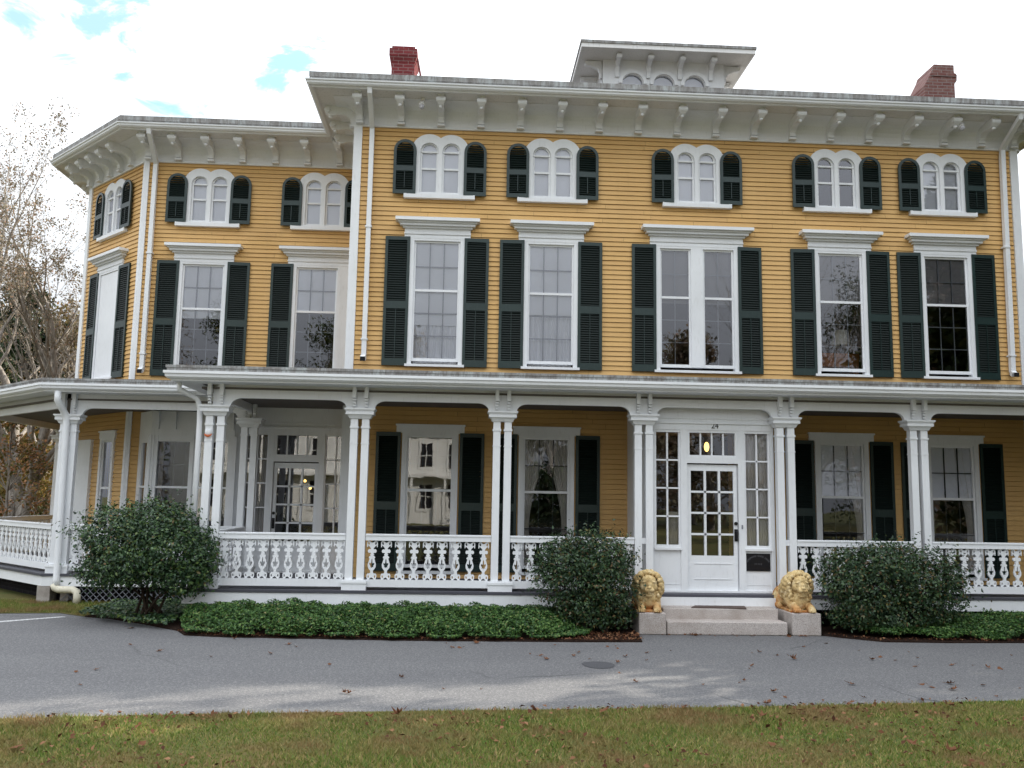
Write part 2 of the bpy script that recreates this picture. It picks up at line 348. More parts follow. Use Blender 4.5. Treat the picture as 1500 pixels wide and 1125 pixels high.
def rect(x0, x1, z0, z1): return [(x0, z0), (x1, z0), (x1, z1), (x0, z1)]
def arch(x0, x1, z0, zs, n=12):
    c = (x0+x1)/2; return [(x0, z0), (x1, z0)] + arc(c, zs, (x1-x0)/2, 0, 180, n)

def empty(name, loc=(0, 0, 0), rz=0):
    o = bpy.data.objects.new(name, None); COL.objects.link(o); o.location = loc; o.rotation_euler = (0, 0, rz); return o
def tag(o, label=None, cat=None, group=None, kind=None):
    for k, v in (('label', label), ('category', cat), ('group', group), ('kind', kind)):
        if v: o[k] = v
    return o
def clone(o, loc, rz=None, parent=None):
    c = o.copy(); COL.objects.link(c); c.location = loc
    if rz is not None: c.rotation_euler = (0, 0, rz)
    if parent: c.parent = parent
    for ch in [x for x in o.children]:
        d = ch.copy(); COL.objects.link(d); d.parent = c
        for g in [x for x in ch.children]:
            e = g.copy(); COL.objects.link(e); e.parent = d
    return c
def np_mesh(name, V, F, mat, parent=None, loc=(0, 0, 0)):
    """V (n,3), F (m,k) with constant k, linked as one object."""
    me = bpy.data.meshes.new(name); k = F.shape[1]
    me.vertices.add(len(V)); me.vertices.foreach_set('co', V.astype(np.float32).ravel())
    me.loops.add(F.size); me.loops.foreach_set('vertex_index', F.astype(np.int32).ravel())
    me.polygons.add(len(F)); me.polygons.foreach_set('loop_start', np.arange(0, F.size, k, dtype=np.int32))
    me.polygons.foreach_set('loop_total', np.full(len(F), k, dtype=np.int32))
    me.update(calc_edges=True); me.validate(); me.materials.append(M[mat])
    o = bpy.data.objects.new(name, me); COL.objects.link(o); o.location = loc
    if parent: o.parent = parent
    return o
def leaves(P, N, size, rng, aspect=.55, fold=.25):
    """One bent rhombic leaf per point P with normal N."""
    n = len(P); N = N/np.linalg.norm(N, axis=1, keepdims=True)
    T = rng.normal(size=(n, 3)); T -= N*(T*N).sum(1, keepdims=True); T /= np.linalg.norm(T, axis=1, keepdims=True)
    B = np.cross(N, T); s = size[:, None]
    V = np.empty((n, 4, 3)); V[:, 0] = P-T*s*.5; V[:, 1] = P+B*s*aspect*.5+N*s*fold*.3; V[:, 2] = P+T*s*.5-N*s*fold*.4; V[:, 3] = P-B*s*aspect*.5+N*s*fold*.3
    F = np.arange(4*n).reshape(n, 4); return V.reshape(-1, 3), F

# ------------------------------------------------------------------ ground, road, beds
def sheet(name, poly, z, mat, kind='structure', thick=0):
    m = MB()
    if thick: m.prism(poly, 'z', z-thick, z)
    else: m.add([(x, y, z) for x, y in poly], [tuple(range(len(poly)))])
    o = m.build(name, mat); o['kind'] = kind; return o
LAWN_EDGE = [(-60, -15), (-16, -9.9), (-9, -8.9), (-5.5, -8.42), (-3.8, -8.22), (-2.2, -8.03), (.2, -7.86), (2.7, -7.68), (5.6, -7.36), (9, -6.95), (16, -6.2), (60, -3)]
FAR_EDGE = [(60, -3.0), (20, -3.45), (12, -3.52), (8, -3.58), (6.9, -3.64), (5.95, -3.60), (5.5, -3.25), (5.33, -3.08), (2.56, -3.08), (2.50, -3.78), (1.6, -3.82), (-.65, -3.82), (-3.3, -3.62), (-3.72, -3.50), (-3.92, -3.12), (-4.6, -2.5), (-5.3, -1.95), (-5.75, -1.75), (-6.3, -1.35), (-7.1, -1.45), (-9, -1.7), (-16, -2.6), (-60, -9)]
def build_ground():
    sheet('ground', [(-300, -200), (300, -200), (300, 500), (-300, 500)], -.02, 'distant_grass')
    sheet('driveway', LAWN_EDGE + FAR_EDGE, .004, 'asphalt')
    sheet('grass_verge', [(-60, -9), (-16, -2.6), (-9, -1.7), (-7.1, -1.45), (-6.3, -1.35), (-5.75, -1.75), (-5.5, -.5), (-5.5, 3), (-60, 20)], .010, 'soil_grass')
    sheet('lawn', LAWN_EDGE + [(60, -60), (-60, -60)], .03, 'soil_grass', thick=.05)
    b1 = [(2.58, -3.06), (2.50, -3.78), (1.6, -3.82), (-.65, -3.82), (-3.3, -3.62), (-3.72, -3.50), (-3.92, -3.12), (-4.6, -2.5), (-5.3, -1.95), (-5.75, -1.75), (-5.6, .0), (-4, .0), (-4, -2.0), (2.58, -2.0)]
    sheet('planting_bed', b1, .022, 'mulch', thick=.02)
    sheet('planting_bed', [(5.32, -2.0), (5.32, -3.06), (5.5, -3.25), (5.95, -3.60), (6.9, -3.64), (8, -3.58), (12, -3.52), (20, -3.45), (20, -2)], .022, 'mulch', thick=.02)
    sheet('road_marking', [(-20, -8.0), (-9.5, -4.35), (-6.76, -2.33), (-6.1, -1.74), (-6.0, -1.80), (-6.68, -2.44), (-9.45, -4.46), (-20, -8.12)], .0085, 'road_paint')
build_ground()

# ------------------------------------------------------------------ mansion
DECK = .50
house = empty('mansion'); tag(house, 'yellow clapboard mansion with white trim, dark green shutters and a long white front porch', 'house')
S45 = math.sqrt(.5)
CH_O = (-8.65, 4.15); CH_RZ = -R(45); CH_L = math.hypot(1.9, 1.9)      # chamfered wall: left end, turn, length
def on_wall(wall, x):
    if wall == 'main': return (x, 0, 0), 0
    if wall == 'wing': return (x, 2.25, 0), 0
    return (CH_O[0]+S45*x, CH_O[1]-S45*x, 0), CH_RZ

def clapboard(x0, x1, z0, z1, openings, seed, pitch=.0905):
    m = MB(); rng = random.Random(seed); z = z0; lap = .021; gp = .0072
    while z < z1-1e-4:
        zt = min(z+pitch, z1); iv = [(x0, x1)]
        for a, b, c, d in openings:
            if d <= z+1e-3 or c >= zt-1e-3: continue
            nv = []
            for p, q in iv:
                if b <= p or a >= q: nv.append((p, q)); continue
                if a > p: nv.append((p, a))
                if b < q: nv.append((b, q))
            iv = nv
        bd = []
        for p, q in iv:                                   # boards butt end to end at random joints
            while q-p > 2.6:
                c = p+rng.uniform(1.0, 2.4); bd.append((p, c-.0015)); p = c+.0015
            bd.append((p, q))
        for p, q in bd:
            j = rng.uniform(-.003, .003)
            m.quad((p, -lap+j, z+gp), (q, -lap+j, z+gp), (q, -.004, zt), (p, -.004, zt))
            m.quad((p, .03, z+gp), (q, .03, z+gp), (q, -lap+j, z+gp), (p, -lap+j, z+gp))
            m.quad((p, .03, z), (q, .03, z), (q, .03, z+gp), (p, .03, z+gp)); m.quad((p, -.004, z), (q, -.004, z), (q, .03, z), (p, .03, z))
        z = zt
    return m

# --- window kinds, drawn around x = 0 with real heights, wall face at y = 0, outwards = -y
def part_tall(g, zb, zt, meet, cols, ru, rl, fr_half, sill=True, cornice='big', mull=0, dark=False, trunc=None, name='window'):
    """g: half glass width (outer); mull: half width of a central post."""
    w = MB(); cas = g+.085
    def ring(a, b):
        for x0, x1 in ((a-.0, a+.035), (b-.035, b)): w.box(x0, x1, -.012, .05, zb, zt)
        w.box(a+.035, b-.035, -.012, .05, zt-.035, zt); w.box(a+.035, b-.035, -.012, .05, zb, zb+.055)
        w.box(a+.035, b-.035, -.018, .05, meet-.022, meet+.022)
    w.box(-cas, -g, -.05, .1, zb-.06, zt+.04); w.box(g, cas, -.05, .1, zb-.06, zt+.04)
    w.box(-g, g, -.048, .1, zt, zt+.04)
    if mull: w.box(-mull, mull, -.047, .1, zb, zt); sp = [(-g, -mull), (mull, g)]
    else: sp = [(-g, g)]
    for a, b in sp: ring(a, b)
    subs = []
    p = MB(); mu = MB()
    for a, b in sp:
        a += .035; b -= .035
        p.quad((a, .006, meet), (b, .006, meet), (b, .006, zt-.03), (a, .006, zt-.03))
        p.quad((a, .000, zb+.05), (b, .000, zb+.05), (b, .000, meet), (a, .000, meet))
        t = .0085
        for k in range(1, cols): x = a+(b-a)*k/cols; mu.box(x-t, x+t, .012, .03, zb+.05, zt-.03)
        for k in range(1, ru): z = meet+(zt-.03-meet)*k/ru; mu.box(a, b, .014, .032, z-t, z+t)
        for k in range(1, rl): z = zb+.05+(meet-zb-.05)*k/rl; mu.box(a, b, .014, .032, z-t, z+t)
    subs += [('pane', p, 'window_glass', 0), ('muntin', mu, 'muntin_dark' if dark else 'muntin_shade_grey', 0)]
    if sill:
        s = MB(); s.box(-cas-.03, cas+.03, -.085, .1, zb-.105, zb-.06); subs.append(('sill', s, 'white_trim', 0))
    c = MB(); x0, x1 = -fr_half, fr_half
    if trunc: x1 = trunc
    if cornice == 'big':
        c.box(x0, x1, -.052, .05, zt+.04, zt+.075); c.box(x0-.0, x1, -.040, .05, zt+.075, zt+.12); c.box(x0-.005, x1+.005, -.058, .05, zt+.12, zt+.15)
        c.box(x0, x1, -.045, .05, zt+.15, zt+.23)
        for k, (o, h0, h1) in enumerate(((.035, .23, .268), (.085, .268, .315), (.115, .315, .345), (.165, .345, .405))):
            e = o if not trunc else 0
            c.box(x0-o, x1+e, -.05-o, .05, zt+h0, zt+h1)
    elif cornice == 'flat':
        c.box(x0, x1, -.05, .05, zt+.04, zt+.17); c.box(x0-.015, x1+.015, -.075, .05, zt+.17, zt+.2)
    subs.append(('cornice', c, 'white_trim', 0))
    return w, subs

def shutter_mesh(wd, z0, z1, arched=False, closed_low=True):
    m = MB(); st = .052; d = .035; mid = z0+(z1-z0)*.465; zs = z1-wd/2
    if arched:
        holes = [rect(st, wd-st, z0+.075, mid-.05), arch(st, wd-st, mid+.05, zs)]
        vs, fs = flat_shape(arch(0, wd, z0, zs), holes, d)
    else:
        holes = [rect(st, wd-st, z0+.13, mid-.07), rect(st, wd-st, mid+.07, z1-.07)]
        vs, fs = flat_shape(rect(0, wd, z0, z1), holes, d)
    m.add([(x-wd/2, y-d, z) for x, y, z in vs], fs, 0)
    p = .044; z = z0+.075
    hi = z1-.06
    while z < hi:
        h = wd/2-st+.004
        if arched and z > zs: h = math.sqrt(max(0, (wd/2-st+.004)**2-(z-zs)**2))
        if abs(z-mid) > .05 and h > .01:
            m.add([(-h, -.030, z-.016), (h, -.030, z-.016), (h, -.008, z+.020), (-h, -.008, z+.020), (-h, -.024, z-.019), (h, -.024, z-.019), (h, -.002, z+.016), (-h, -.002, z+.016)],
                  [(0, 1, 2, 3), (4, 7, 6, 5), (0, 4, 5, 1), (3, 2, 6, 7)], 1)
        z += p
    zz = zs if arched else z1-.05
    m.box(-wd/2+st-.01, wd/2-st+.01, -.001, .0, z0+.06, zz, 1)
    m.box(-.006, .006, -.036, -.028, z0+.12, mid-.06, 0)
    return m

def arched_parts():
    zb, zs, r, cx = 7.51, 8.345, .170, .206; ro = .335
    a = math.degrees(math.acos(cx/ro))
    outer = [(-cx-ro, zb), (cx+ro, zb)] + arc(cx, zs, ro, 0, 180-a) + arc(-cx, zs, ro, a, 180)[1:]
    holes = [arch(-cx-r, -cx+r, zb+.02, zs), arch(cx-r, cx+r, zb+.02, zs)]
    vs, fs = flat_shape(outer, holes, .10); w = MB(); w.add([(x, y-.06, z) for x, y, z in vs], fs)
    meet = zb+.505
    for s in (-1, 1):
        c = s*cx; o = arch(c-r-.01, c+r+.01, zb+.01, zs)
        fan = [(c+.132*math.cos(R(k)), zs+.018+.132*math.sin(R(k))) for k in range(0, 181, 15)]
        vs, fs = flat_shape(o, [fan, rect(c-.132, c+.132, meet+.022, zs-.022), rect(c-.132, c+.132, zb+.06, meet-.02)], .05)
        w.add([(x, y-.014, z) for x, y, z in vs], fs)
        w.box(c-r+.002, c+r-.002, -.026, -.014, zs-.016, zs+.014); w.box(c-.15, c+.15, -.021, -.0145, meet-.018, meet+.018)
    pane = MB(); bl = MB()
    for s in (-1, 1):
        c = s*cx; pane.add([(x, .01, z) for x, z in arch(c-.15, c+.15, zb+.03, zs)], [tuple(range(15))])
    sill = MB(); sill.box(-.66, .66, -.10, .05, 7.428, 7.505)
    return w, [('pane', pane, 'window_glass', 0), ('sill', sill, 'white_trim', 0)]

def room_blind(x0, x1, z0, z1, y=.055, wave=0, n=1):
    m = MB()
    if not wave: return m.box(x0, x1, y, y+.004, z0, z1)
    k = 40
    pts = [(x0+(x1-x0)*i/k, y+wave*math.sin(i*1.55)+wave*.5*math.sin(i*.6)) for i in range(k+1)]
    for i in range(k):
        a, b = pts[i], pts[i+1]; m.quad((a[0], a[1], z0), (b[0], b[1], z0), (b[0], b[1], z1), (a[0], a[1], z1))
    return m
def tied_curtain(x0, x1, z0, z1, side, y=.07):
    """Curtain hung from x0..x1 and drawn to one side lower down."""
    m = MB(); n = 24; rows = 14; V = []
    for j in range(rows+1):
        t = j/rows; z = z1+(z0-z1)*t; pull = math.sin(min(1, t/.72)*math.pi/2)**1.4*.72 if t < .72 else .72-.25*(t-.72)/.28
        for i in range(n+1):
            s = i/n; a = x0+(x1-x0)*s
            edge = x0 if side < 0 else x1
            x = edge+(a-edge)*(1-pull); V.append((x, y+.018*math.sin(i*1.7)+.01*math.sin(i*.7+j*.2), z))
    F = [(j*(n+1)+i, j*(n+1)+i+1, (j+1)*(n+1)+i+1, (j+1)*(n+1)+i) for j in range(rows) for i in range(n)]
    return m.add(V, F)

def place(wall, x, w, subs, extra=(), label=None, name='window', wmat='white_trim', cache={}):
    loc, rz = on_wall(wall, x)
    key = id(w)
    if key not in cache: cache[key] = (w.mesh(name, wmat), [(n, b.mesh(n, mt)) for n, b, mt, _ in subs], w, subs)
    me, sm = cache[key][:2]
    o = bpy.data.objects.new(name, me); COL.objects.link(o); o.location = loc; o.rotation_euler = (0, 0, rz); o.parent = house
    if label: o['label'] = label
    for n, sme in sm:
        c = bpy.data.objects.new(n, sme); COL.objects.link(c); c.parent = o
    for n, b, mt in extra: b.build(n, mt, o)
    return o
def place_shutters(wall, x, mesh, inner, wd, sides=(-1, 1), ang=.05, out=.03):
    for s in sides:
        loc, rz = on_wall(wall, x)
        dx = s*(inner+wd/2); c, sn = math.cos(rz), math.sin(rz)
        o = bpy.data.objects.new('shutter', mesh); COL.objects.link(o); o.parent = house
        off = Vector((dx*c+out*sn, dx*sn-out*c, 0)); o.location = Vector(loc)+off; o.rotation_euler = (0, 0, rz+s*ang*random.uniform(.3, 1.1))

def build_walls():
    W1, W2, W3, W4, W5 = -.56, 1.555, 4.30, 7.05, 9.11
    A = (-.55, 1.563, 4.31, 7.02, 9.095); G = (-.59, 1.51, 6.97, 9.06)
    op = []
    for c in A: op.append((c-.44, c+.44, 7.50, 8.50))
    for c in (W1, W2, W4, W5): op.append((c-.455, c+.455, 4.30, 6.66))
    op.append((W3-.735, W3+.735, 4.30, 6.66))
    for c in G: op.append((c-.45, c+.45, .62, 3.05))
    op.append((3.15, 4.85, DECK, 3.1))
    m = clapboard(-2.13, 10.6, DECK-.02, 8.82, op, 1); m.build('wall', 'yellow_siding', house)
    # plain returns: main block left, right, back; wing back
    m = MB()
    m.quad((-2.13, 14, .3), (-2.13, 0, .3), (-2.13, 0, 9.2), (-2.13, 14, 9.2)); m.quad((10.6, 0, .3), (10.6, 14, .3), (10.6, 14, 9.2), (10.6, 0, 9.2))
    m.quad((10.6, 14, .3), (-2.13, 14, .3), (-2.13, 14, 9.2), (10.6, 14, 9.2)); m.quad((-8.65, 14, .3), (-8.65, 4.15, .3), (-8.65, 4.15, 9.2), (-8.65, 14, 9.2))
    m.quad((-2.13, 14, .3), (-8.65, 14, .3), (-8.65, 14, 9.2), (-2.13, 14, 9.2))
    m.build('wall', 'yellow_siding', house)
    wop = [(c-.44, c+.44, 7.50, 8.50) for c in (-5.42, -3.05)] + [(c-.455, c+.455, 4.30, 6.66) for c in (-5.45, -3.12)] + [(-6.1, -4.4, .6, 3.2), (-3.9, -2.3, DECK, 3.2)]
    clapboard(-6.75, -2.13, DECK-.02, 8.82, wop, 2).build('wall', 'yellow_siding', house, (0, 2.25, 0))
    cop = [(CH_L/2-.44, CH_L/2+.44, 7.5, 8.5), (CH_L/2-.455, CH_L/2+.455, 4.3, 6.66), (1.52, 2.14, .9, 3.0)]
    clapboard(0, CH_L, DECK-.02, 8.82, cop, 3).build('wall', 'yellow_siding', house, (*CH_O, 0), CH_RZ)
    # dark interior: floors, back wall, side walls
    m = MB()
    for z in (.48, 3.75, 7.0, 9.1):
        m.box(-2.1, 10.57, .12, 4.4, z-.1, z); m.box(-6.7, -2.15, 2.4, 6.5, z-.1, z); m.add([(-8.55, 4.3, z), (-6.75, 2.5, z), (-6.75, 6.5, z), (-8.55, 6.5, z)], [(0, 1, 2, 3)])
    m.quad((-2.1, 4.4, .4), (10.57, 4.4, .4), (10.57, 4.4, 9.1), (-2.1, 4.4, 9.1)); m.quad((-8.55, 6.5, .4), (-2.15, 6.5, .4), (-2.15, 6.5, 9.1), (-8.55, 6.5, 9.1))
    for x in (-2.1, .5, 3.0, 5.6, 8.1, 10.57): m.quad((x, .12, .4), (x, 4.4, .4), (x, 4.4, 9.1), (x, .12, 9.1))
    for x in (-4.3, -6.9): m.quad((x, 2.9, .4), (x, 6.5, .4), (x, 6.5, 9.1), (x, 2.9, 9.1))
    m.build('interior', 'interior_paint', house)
    # corner boards
    def board(a, b, w=.15):
        m = MB(); m.box(a, b, -.045, 0, DECK, 8.80); return m
    board(-2.175, -2.02).box(-2.175, -2.13, -.0, .15, DECK, 8.80).build('corner_board', 'white_trim', house)
    board(10.49, 10.645).box(10.6, 10.645, 0, .15, DECK, 8.80).build('corner_board', 'white_trim', house)
    m = MB(); m.box(-6.775, -6.69, 2.205, 2.25, DECK, 8.80); o = m.build('corner_board', 'white_trim', house)
    m = MB(); m.box(CH_L-.075, CH_L+.012, -.045, 0, DECK, 8.80); m.build('corner_board', 'white_trim', house, (*CH_O, 0), CH_RZ)
    m = MB(); m.box(-.03, .12, -.045, 0, DECK, 8.80); m.build('corner_board', 'white_trim', house, (*CH_O, 0), CH_RZ)
    # windows
    aw, asub = arched_parts(); ash = shutter_mesh(.42, 7.5, 8.55, True).mesh('shutter', ['shutter_green', 'louver_shade_green'])
    blind = lambda: ('blind', room_blind(-.40, .40, 7.5, 8.5), 'blind_white')
    for i, c in enumerate(A): place('main', c, aw, asub, [] if i == 3 else [blind()]); place_shutters('main', c, ash, .445, .42, out=.064)
    for c in (-5.42, -3.05): place('wing', c, aw, asub, [blind()]); place_shutters('wing', c, ash, .445, .42, out=.064)
    place('chamfer', CH_L/2, aw, asub, [('blind', room_blind(-.40, .40, 7.5, 8.5, .02), 'blind_white')]); place_shutters('chamfer', CH_L/2, ash, .445, .42, out=.064)
    tw, tsub = part_tall(.425, 4.375, 6.625, 5.69, 3, 2, 3, .61)
    tsh = shutter_mesh(.455, 4.28, 6.69).mesh('shutter', ['shutter_green', 'louver_shade_green'])
    g = .40
    ex = {0: [('blind', room_blind(-g, g, 5.05, 6.62, .05), 'blind_white'), ('curtain', room_blind(-g, g, 4.35, 6.6, .08, .012), 'blind_white')],
          1: [('blind', room_blind(-g, g, 5.30, 6.62, .05), 'blind_white'), ('curtain', room_blind(-g, g, 4.35, 6.6, .1, .014), 'blind_white')],
          2: [('blind', room_blind(-g, g, 5.71, 6.62, .05), 'blind_grey')], 3: [('blind', room_blind(-g, g, 5.71, 6.62, .05), 'blind_grey')]}
    for i, c in enumerate((W1, W2, W4, W5)): place('main', c, tw, tsub, ex[i]); place_shutters('main', c, tsh, .50, .455)
    dw, dsub = part_tall(.70, 4.375, 6.625, 5.69, 2, 2, 3, .885, mull=.115)
    place('main', W3, dw, dsub, [('blind', room_blind(-.68, .68, 5.6, 6.62, .09), 'blind_grey')], 'double window over the front door'); place_shutters('main', W3, tsh, .775, .455)
    place('wing', -5.45, tw, tsub, [('blind', room_blind(-g, g, 5.50, 6.62, .05), 'blind_white')]); place_shutters('wing', -5.45, tsh, .49, .44 if False else .455)
    tw2, tsub2 = part_tall(.425, 4.375, 6.625, 5.69, 3, 2, 3, .61, trunc=.84)
    tw2.box(.51, .84, -.047, .05, 4.3, 6.665)
    place('wing', -3.12, tw2, tsub2, [('blind', room_blind(-g, g, 5.72, 6.62, .05), 'blind_white')]); place_shutters('wing', -3.12, tsh, .49, .455, (-1,))
    cw, csub = part_tall(.425, 4.375, 6.625, 5.69, 1, 1, 1, .61)
    pn = MB(); pn.box(-.42, .42, -.03, .02, 4.33, 6.62); place('chamfer', CH_L/2, cw, csub+[('panel', pn, 'white_trim', 0)], (), 'tall window closed off with a white panel'); place_shutters('chamfer', CH_L/2, tsh, .50, .455)
    # ground floor
    gw, gsub = part_tall(.42, .68, 3.02, 2.04, 3, 2, 2, .61, cornice='flat', dark=True)
    gsh = shutter_mesh(.44, .62, 3.07).mesh('shutter', ['shutter_green', 'louver_shade_green'])
    cl = lambda: ('curtain', tied_curtain(-.42, .02, .7, 3.0, -1), 'curtain_white'); cr = lambda: ('curtain', tied_curtain(-.02, .42, .7, 3.0, 1), 'curtain_white')
    gx = {0: [], 1: [cl(), cr()], 2: [('blind', room_blind(-g, g, 2.05, 3.0, .05), 'blind_white'), cr()], 3: [('blind', room_blind(-g, g, 2.05, 3.0, .05), 'blind_white'), cr()]}
    for i, c in enumerate(G): place('main', c, gw, gsub, gx[i]); place_shutters('main', c, gsh, .53, .44)
    # chamfer ground floor: narrow window and a white board beside it
    nw, nsub = part_tall(.24, .95, 2.98, 2.0, 2, 3, 2, .36, cornice='flat', dark=True); place('chamfer', 1.83, nw, nsub)
    m = MB(); m.box(.10, 1.12, -.07, 0, DECK, 3.02); m.build('panel', 'white_trim', house, (*CH_O, 0), CH_RZ)
    # bay window on the wing
    m = MB(); b = [(-6.52, 2.23), (-6.12, 1.72), (-4.5, 1.72), (-4.1, 2.23)]
    m.prism([(b[0][0], b[0][1]), b[1], b[2], b[3]], 'z', DECK, .72); m.prism([b[0], b[1], b[2], b[3]], 'z', 3.04, 3.52)
    def post(x0, x1, y0, y1): m.box(x0, x1, y0, y1, .72, 3.04)
    post(-6.16, -5.98, 1.72, 1.86); post(-5.36, -5.18, 1.72, 1.86); post(-4.62, -4.46, 1.72, 1.86)
    m.box(-5.98, -5.36, 1.735, 1.80, 2.92, 3.04); m.box(-5.98, -5.36, 1.735, 1.80, 2.01, 2.05); m.box(-5.18, -4.62, 1.735, 1.80, 2.92, 3.04)
    m.box(-5.98, -5.36, 1.735, 1.80, .72, .86)
    m.box(-5.18, -4.62, 1.735, 1.80, 2.01, 2.05); m.box(-5.18, -4.62, 1.735, 1.80, .72, .86)
    for s, (p, q) in enumerate(((b[0], b[1]), (b[2], b[3]))):
        d = Vector((q[0]-p[0], q[1]-p[1])).normalized(); nrm = Vector((d.y, -d.x))
        def stile(t0, t1, z0, z1, o=0, dd=.08):
            a = Vector(p)+d*t0+nrm*o; c = Vector(p)+d*t1+nrm*o; ins = -nrm*dd
            m.prism([tuple(a), tuple(c), tuple(c+ins), tuple(a+ins)], 'z', z0, z1)
        L = math.hypot(q[0]-p[0], q[1]-p[1])
        stile(0, .17, .72, 3.04); stile(L-.2, L, .72, 3.04); stile(.17, L-.2, 2.9, 3.04); stile(.17, L-.2, 2.01, 2.05); stile(.17, L-.2, .72, .9)
    for x in (-6.0, -5.67, -5.27, -4.9, -4.55): m.box(x-.04, x+.04, 1.62, 1.72, 3.28, 3.5).box(x-.035, x+.035, 1.66, 1.72, 3.16, 3.28)
    for xx in (-6.06, -6.11, -5.29, -5.24): m.box(xx-.012, xx+.012, 1.70, 1.72, .72, 3.04)
    o = m.build('bay_window', 'white_trim', house)
    p = MB(); p.quad((-5.98, 1.78, .8), (-5.36, 1.78, .8), (-5.36, 1.78, 3.0), (-5.98, 1.78, 3.0)); p.quad((-5.18, 1.78, .8), (-4.62, 1.78, .8), (-4.62, 1.78, 3.0), (-5.18, 1.78, 3.0))
    for (pp, q) in ((b[0], b[1]), (b[2], b[3])):
        p.quad((pp[0]+.0, pp[1]+.05, .8), (q[0], q[1]+.05, .8), (q[0], q[1]+.05, 3.0), (pp[0], pp[1]+.05, 3.0))
    p.build('pane', 'window_glass', o)
    mu = MB(); mu.box(-5.68, -5.664, 1.80, 1.815, .8, 3.0); mu.box(-5.98, -5.36, 1.80, 1.815, 2.46, 2.476); mu.build('muntin', 'muntin_dark', o)
    cu = room_blind(-6.3, -6.0, .8, 3.0, 2.2, .015); cu.build('curtain', 'curtain_white', o)
build_walls()

# ------------------------------------------------------------------ eaves, brackets, roof, cupola, chimneys, downpipes
EAVE_MAIN = [(-2.13, 14), (-2.13, 0), (10.6, 0), (10.6, 14)]
EAVE_WING = [(-8.65, 14), (-8.65, 4.15), (-6.75, 2.25), (-2.13, 2.25)]
def build_eaves():
    for path in (EAVE_MAIN, EAVE_WING):
        cap = path is EAVE_MAIN
        m = MB(); m.sweep([(0, 8.79), (.05, 8.79), (.055, 8.815), (.035, 8.835), (.03, 8.97), (.045, 9.05), (.09, 9.12), (.17, 9.17), (.28, 9.195), (.40, 9.204), (.40, 9.21), (0, 9.21)], path); m.build('frieze', 'white_trim', house)
        m = MB(); m.sweep([(.0, 9.198), (.74, 9.225), (.745, 9.24), (0, 9.26)], path); m.build('soffit', 'white_soffit', house)
        m = MB(); m.sweep([(.70, 9.205), (.735, 9.205), (.745, 9.225), (.79, 9.235), (.815, 9.26), (.82, 9.29), (.84, 9.30), (.845, 9.325), (.80, 9.325), (.72, 9.30)], path); m.build('gutter', 'white_trim', house)
        m = MB(); m.sweep([(.70, 9.30), (.765, 9.32), (.765, 9.37), (.785, 9.385), (.785, 9.475), (.70, 9.485), (.2, 9.40)], path); m.build('roof_edge', 'roof_edge', house)
    # roofs
    m = MB(); e = .75; z0 = 9.47; z1 = 10.45
    a = [(-2.13-e, -e), (10.6+e, -e), (10.6+e, 14+e), (-2.13-e, 14+e)]; b = [(2.9, 3.1), (5.9, 3.1), (5.9, 10), (2.9, 10)]
    V = [(x, y, z0) for x, y in a]+[(x, y, z1) for x, y in b]
    m.add(V, [(0, 1, 5, 4), (1, 2, 6, 5), (2, 3, 7, 6), (3, 0, 4, 7), (4, 5, 6, 7)])
    k = .31*2.4
    m.add([(-2.13, 2.25-e, z0), (-6.75-.31, 2.25-e, z0), (-8.65-e, 4.15-.31, z0), (-8.65-e, 14+e, z0), (-2.13, 14+e, 9.95), (-2.13, 6, 9.95), (-5.5, 6.5, 9.9)],
          [(0, 5, 6, 1), (1, 6, 2), (2, 6, 3), (3, 6, 5, 4)])
    m.build('roof', 'roof_shingle', house)
    # brackets
    prof = [(.03, 8.845), (.10, 8.845), (.105, 8.875), (.135, 8.885), (.135, 8.945), (.15, 8.985), (.21, 9.035), (.30, 9.055), (.40, 9.05), (.46, 9.03), (.52, 9.035), (.57, 9.06), (.62, 9.10), (.63, 9.15), (.60, 9.20), (.60, 9.225), (.03, 9.20)]
    m = MB(); m.prism([(-o, z) for o, z in prof], 'x', -.058, .058); m.cyl((-.085, -.575, 9.135), (.085, -.575, 9.135), .055, 14)
    m.ball((0, -.515, 9.02), (.035, .04, .03), 0, 8, 6); m.box(-.07, .07, -.145, -.03, 8.825, 8.86); me = m.mesh('eave_bracket', 'white_trim')
    def br(x, y, rz):
        o = bpy.data.objects.new('eave_bracket', me); COL.objects.link(o); o.location = (x, y, 0); o.rotation_euler = (0, 0, rz); o.parent = house
    for i in range(16): br(-1.30+i*.7465, 0, 0)
    br(-2.07, 0, 0); br(10.54, 0, 0)
    for y in (.12, .80, 1.45): br(-2.13, y, -R(90))
    for y in (.1, .85, 1.6): br(10.6, y, R(90))
    for x in (-6.09, -5.42, -4.76, -4.08, -3.41, -2.74): br(x, 2.25, 0)
    br(-6.70, 2.25, 0)
    for t in (.08, .58, 1.09, 1.60, 2.11): br(CH_O[0]+S45*t, CH_O[1]-S45*t, CH_RZ)
    for y in (4.4, 5.1): br(-8.65, y, -R(90))
    # cupola
    cx, y0, hw, ov = 4.42, 3.16, 1.42, .56; y1 = y0+2*hw; zs = 11.98
    path = [(cx-hw, y1), (cx-hw, y0), (cx+hw, y0), (cx+hw, y1), (cx-hw, y1)][:4]
    cup = MB()
    hol = [arch(c-.235, c+.235, 10.75, 11.42) for c in (cx-.72, cx, cx+.72)]
    vs, fs = flat_shape(rect(cx-hw, cx+hw, 10.2, zs), hol, .08); cup.add([(x, y+y0, z) for x, y, z in vs], fs)
    cup.quad((cx-hw, y1, 10.2), (cx-hw, y0, 10.2), (cx-hw, y0, zs), (cx-hw, y1, zs)); cup.quad((cx+hw, y0, 10.2), (cx+hw, y1, 10.2), (cx+hw, y1, zs), (cx+hw, y0, zs))
    cup.quad((cx+hw, y1, 10.2), (cx-hw, y1, 10.2), (cx-hw, y1, zs), (cx+hw, y1, zs))
